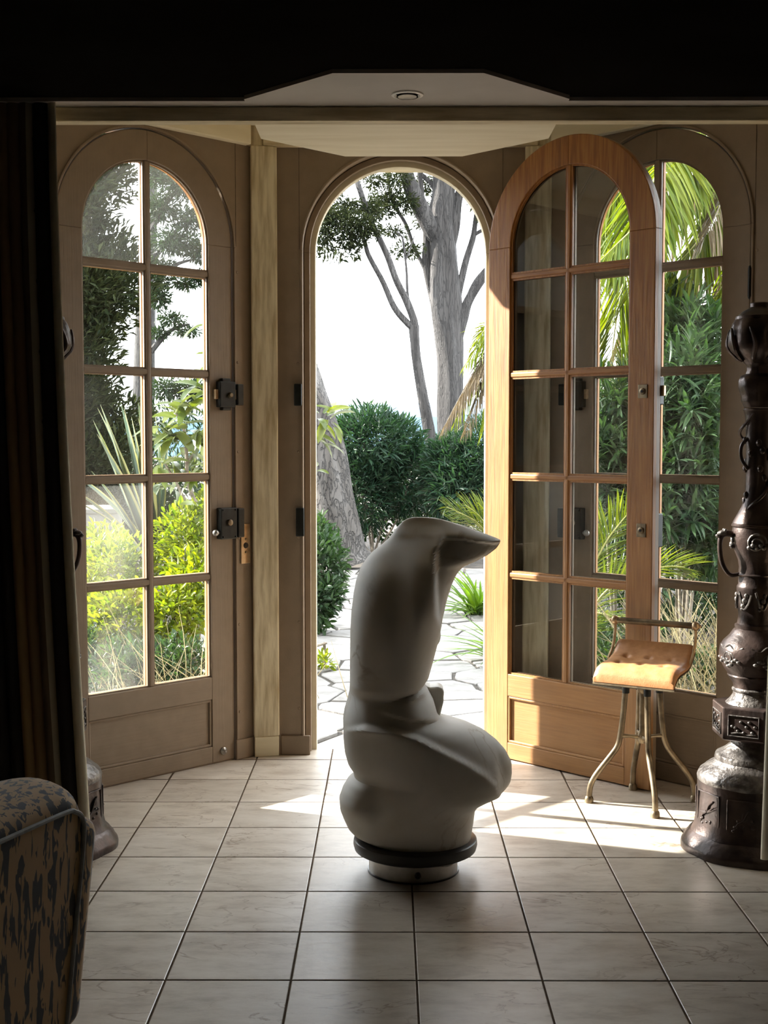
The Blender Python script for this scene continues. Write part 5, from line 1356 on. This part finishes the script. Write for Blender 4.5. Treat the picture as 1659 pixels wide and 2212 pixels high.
MB().tube([(0, 0, 0), (-.05, 0, 2.2), (-.1, 0, 4.3)], [.22, .19, .2], 16).build('trunk', 'bark_pine', palm, True)
def A(px, py, Y): return atY(px, py, Y)
frond(palm, [crown, A(1560, 250, 8.6), A(1490, 340, 8.3), A(1420, 440, 8.1), A(1330, 530, 7.9), A(1270, 590, 7.9)], 0.47, 112, droop=.5)
frond(palm, [crown, A(1430, 330, 8.7), A(1385, 480, 8.5), A(1345, 620, 8.4), A(1325, 740, 8.4), A(1318, 850, 8.4)], 0.45, 120, droop=.25, ang=.75)
frond(palm, [crown, A(1600, 290, 9.0), A(1570, 420, 8.8), A(1500, 530, 8.6), A(1430, 600, 8.6)], 0.5, 105, droop=.5)
frond(palm, [crown, A(1500, 260, 9.2), A(1420, 300, 9.0), A(1340, 380, 8.8), A(1290, 470, 8.8)], 0.47, 105, droop=.4)
frond(palm, [crown, A(1620, 380, 9.4), A(1560, 480, 9.3), A(1500, 560, 9.2), A(1440, 640, 9.2)], 0.5, 105, 'leaf_palm_dead', droop=.6)
frond(palm, [crown, A(1640, 380, 9.8), A(1590, 520, 9.7), A(1540, 640, 9.7), A(1500, 760, 9.7)], 0.5, 90, 'leaf_palm_dead', droop=.6)
frond(palm, [crown, A(1480, 420, 10.0), A(1400, 560, 10.0), A(1350, 700, 10.0), A(1320, 860, 9.9)], 0.45, 90, 'leaf_palm_dead', droop=.5)
frond(palm, [crown, A(1590, 330, 8.4), A(1560, 430, 8.2), A(1530, 500, 8.1)], .38, 40, 'leaf_palm_dead', droop=.9)
frond(palm, [crown, A(1720, 330, 8.8), A(1640, 480, 8.6), A(1560, 620, 8.6), A(1500, 690, 8.6)], 0.5, 105, droop=.5)
frond(palm, [crown, A(1700, 200, 9.6), A(1800, 300, 9.8), A(1900, 520, 10.0)], 0.5, 90)
frond(palm, [crown, A(1480, 250, 8.5), A(1440, 330, 8.2), A(1400, 420, 8.0), A(1375, 520, 7.9), A(1360, 640, 7.9)], .45, 110, droop=.35)
frond(palm, [crown, A(1380, 300, 8.9), A(1330, 380, 8.8), A(1290, 500, 8.7), A(1270, 640, 8.7)], .42, 100, droop=.4)
frond(palm, [crown, A(1610, 330, 9.2), A(1560, 350, 9.0), A(1480, 400, 8.8), A(1400, 480, 8.7)], .46, 110, droop=.7)
# low young palm
yp = empty('young_palm', (atY(1240, 1330, 7.7).x, 7.7, GZ)); tag(yp, 'young palm with upright lime-green fronds low outside the glass', 'palm')
yb = Vector((atY(1240, 1330, 7.7).x, 7.7, .12))
frond(yp, [yb, A(1270, 1260, 7.6), A(1310, 1170, 7.5), A(1365, 1100, 7.4)], .27, 55, droop=-.1, w=.045, ang=.75, twist=.9)
frond(yp, [yb, A(1290, 1300, 7.5), A(1350, 1250, 7.4), A(1430, 1225, 7.3), A(1480, 1225, 7.3)], .26, 50, droop=-.15, w=.045, twist=.6)
frond(yp, [yb, A(1260, 1330, 7.4), A(1320, 1330, 7.2), A(1390, 1350, 7.1)], .24, 45, droop=0, w=.045, twist=.4)
frond(yp, [yb, A(1240, 1260, 7.9), A(1250, 1170, 8.0), A(1230, 1090, 8.1)], .25, 45, droop=0, w=.045, twist=.5)
# cycad-like spray behind the sculpture's shoulder and dry fronds by the big trunk
sp_ = empty('dwarf_palm', (atY(1075, 1190, 12.2).x, 12.2, GZ)); tag(sp_, 'spiky dwarf palm spray behind the sculpture', 'palm')
sb = atY(1075, 1185, 12.2)
for a, b in ((965, 1095), (985, 1105), (1005, 1090), (1035, 1088), (1060, 1085), (975, 1125)):
    frond(sp_, [sb, atY((1075 + a) / 2, (1180 + b) / 2 - 14, 12.1), atY(a, b, 12.0)], .22, 22, w=.05, droop=-.2, twist=.8)
dp = empty('shaggy_palm', (atY(1120, 950, 13.4).x, 13.4, GZ)); tag(dp, 'shaggy palm with dry brown fronds beside the big grey trunk', 'palm')
MB().tube([(0, 0, 0), (0, 0, 2.2)], [.2, .16], 12).build('trunk', 'bark_pine', dp, True)
db = atY(1120, 760, 13.4)
for a, b, mt in ((1020, 820, 'leaf_palm_dead'), (990, 880, 'leaf_palm_dead'), (1005, 930, 'leaf_palm_dead'), (1040, 720, 'leaf_palm'), (1050, 780, 'leaf_palm'), (960, 920, 'leaf_palm_dead'), (1060, 850, 'leaf_palm'), (1010, 780, 'leaf_palm'), (1030, 860, 'leaf_palm_dead'), (985, 905, 'leaf_palm'), (1045, 930, 'leaf_palm'), (1030, 735, 'leaf_palm'), (1000, 850, 'leaf_palm_dead')):
    frond(dp, [db, atY((1110 + a) / 2, (730 + b) / 2 - 30, 13.3), atY(a, b, 13.2)], .30, 36, mt, droop=.5)

# oleander outside the closed door: the shoots nearest the glass carry separate leaves
def oleander(name, label, clouds, n_shoots, n_parts, ln, depth_sort=True):
    cx = np.mean([c[0][0] for c in clouds]); cy = np.mean([c[0][1] for c in clouds])
    root = empty(name, (cx, cy, GZ - .03)); tag(root, label, 'shrub')
    P_, D_ = [], []
    per = n_shoots // len(clouds)
    for c in clouds:
        p, d = cloud(c[0], c[1], per, 0.45)
        for q, e in zip(p, d):
            ax_ = np.array(e) * .6 + np.array([0, -.15, .75]) + rng.normal(size=3) * .3; ax_ /= np.linalg.norm(ax_)
            for lv in range(5):
                for k in range(3):
                    a = rng.uniform(0, 6.28); s = rng.normal(size=3); s -= ax_ * s.dot(ax_); s /= np.linalg.norm(s)
                    P_.append(q + ax_ * .035 * lv); D_.append(s * (1.0 - .12 * lv) + ax_ * (-.1 + .32 * lv))
    P_, D_ = np.array(P_), np.array(D_); keep = P_[:, 2] > 0.05; P_, D_ = P_[keep], D_[keep]
    L_ = rng.uniform(ln[0], ln[1], len(P_)); R_ = rng.uniform(-.6, .6, len(P_))
    order = np.argsort(P_[:, 1]); near_, far_ = order[:n_parts], order[n_parts:]
    loc = np.array(root.location)
    T_ol = leaf_template(4, 0.15, 0.28, 0.2)
    me = single_leaf('leaf', T_ol, 'leaf_oleander')
    for k in near_: place_leaf(me, root, P_[k] - loc, D_[k], L_[k], R_[k])
    o = link('foliage', leaves_mesh('foliage', T_ol, P_[far_] - loc, D_[far_], L_[far_], R_[far_], 'leaf_oleander'), root); o['kind'] = 'stuff'
    stems(root, (cx, cy, GZ - .03), [tuple(np.array(c[0]) + [0, 0, .1]) for c in clouds], .014)
    return root
oleander('oleander', 'tall oleander with narrow grey-green leaves close behind the glass', [cl(1480, 860, 8.0, 70, 90), cl(1510, 980, 8.0, 60, 90), cl(1450, 1080, 7.9, 60, 90), cl(1520, 1150, 8.1, 60, 90), cl(1460, 960, 8.2, 60, 90), cl(1500, 770, 8.3, 60, 70), cl(1450, 740, 8.6, 40, 70)], 480, 240, (.13, .19))
oleander('oleander', 'sunlit oleander between the palm frond and the young palm', [cl(1325, 920, 8.3, 60, 80), cl(1310, 1010, 8.2, 60, 70), cl(1350, 1080, 8.4, 60, 70), cl(1360, 940, 8.7, 50, 90)], 260, 180, (.12, .17))
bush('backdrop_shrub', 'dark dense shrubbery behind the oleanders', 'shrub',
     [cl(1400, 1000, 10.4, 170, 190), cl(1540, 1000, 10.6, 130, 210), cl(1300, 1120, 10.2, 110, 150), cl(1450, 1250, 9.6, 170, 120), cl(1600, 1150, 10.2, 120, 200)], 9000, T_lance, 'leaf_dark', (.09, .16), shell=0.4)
bush('ground_cover', 'low pale green ground cover under the oleander', 'plant',
     [cl(1450, 1450, 6.95, 90, 40), cl(1530, 1440, 7.0, 60, 45), cl(1370, 1430, 7.1, 60, 40), cl(1310, 1420, 7.4, 60, 50), cl(1300, 1370, 8.2, 60, 50)], 3600, T_small, 'leaf_oleander', (.025, .05), shell=0.1)
# shrubs far left and right close the view to the horizon
bush('distant_shrub', 'distant dark shrubs beyond the cypress', 'shrub',
     [cl(390, 985, 16.6, 110, 62), ((-3.4, 17.0, .5), (1.6, .8, .8)), ((-2.2, 16.6, .4), (1.0, .7, .8)), ((-5.2, 18.5, .9), (1.8, 1.2, 1.3)), ((-3.0, 19.0, .9), (1.8, 1.0, 1.2)), ((-1.4, 18.6, .7), (1.1, .9, 1.2)), ((-7.5, 17.5, 1.0), (2.0, 1.2, 1.5))], 9500, T_lance, 'leaf_dark', (.12, .22), shell=0.5)
bush('distant_shrub', 'distant dark shrubs beyond the shaggy palm', 'shrub',
     [((2.6, 18.5, .8), (1.5, 1.0, 1.1)), ((4.4, 18.0, 1.0), (1.7, 1.0, 1.4)), ((6.6, 17.0, 1.2), (2.0, 1.2, 1.6)), ((5.2, 13.0, 1.2), (1.2, 1.2, 1.7))], 9500, T_lance, 'leaf_dark', (.12, .22), shell=0.5)

bush('evergreen_shrub', 'tall evergreen shrubs left of the path shading the flagstones', 'shrub',
     [((-3.7, 10.3, 1.6), (.6, .7, 1.7)), ((-3.8, 11.3, 1.8), (.6, .8, 1.8)), ((-3.9, 12.3, 1.8), (.6, .7, 1.8))], 6000, T_lance, 'leaf_hedge', (.10, .18), shell=0.3)
# far hills, the blue of distance haze put into their surface colour
M['hill'] = noisy('haze_tinted_hill', (0.06, 0.10, 0.15), (0.08, 0.125, 0.175), 0.02, 0.95)
def ridge(name, label, Y, y_px, seed, x0, x1):
    r = np.random.default_rng(seed); n = 160
    xs = np.linspace(x0, x1, n); ph = r.uniform(0, 6, 8)
    k = Y / F_PX
    h = EYE + (947 - y_px) * k + sum((11.0 / (i + 1)) * k * np.sin(xs / (x1 - x0) * 2 * math.pi * (2.2 ** (i * .75)) * 3 + ph[i]) for i in range(8))
    vs, fs = [], []
    for x, z in zip(xs, h): vs += [(x, Y, -40), (x, Y + 10, z * .6), (x, Y + 60, z), (x, Y + 180, -40)]
    for i in range(n - 1):
        for j in range(3):
            a = 4 * i + j; fs.append((a, a + 4, a + 5, a + 1))
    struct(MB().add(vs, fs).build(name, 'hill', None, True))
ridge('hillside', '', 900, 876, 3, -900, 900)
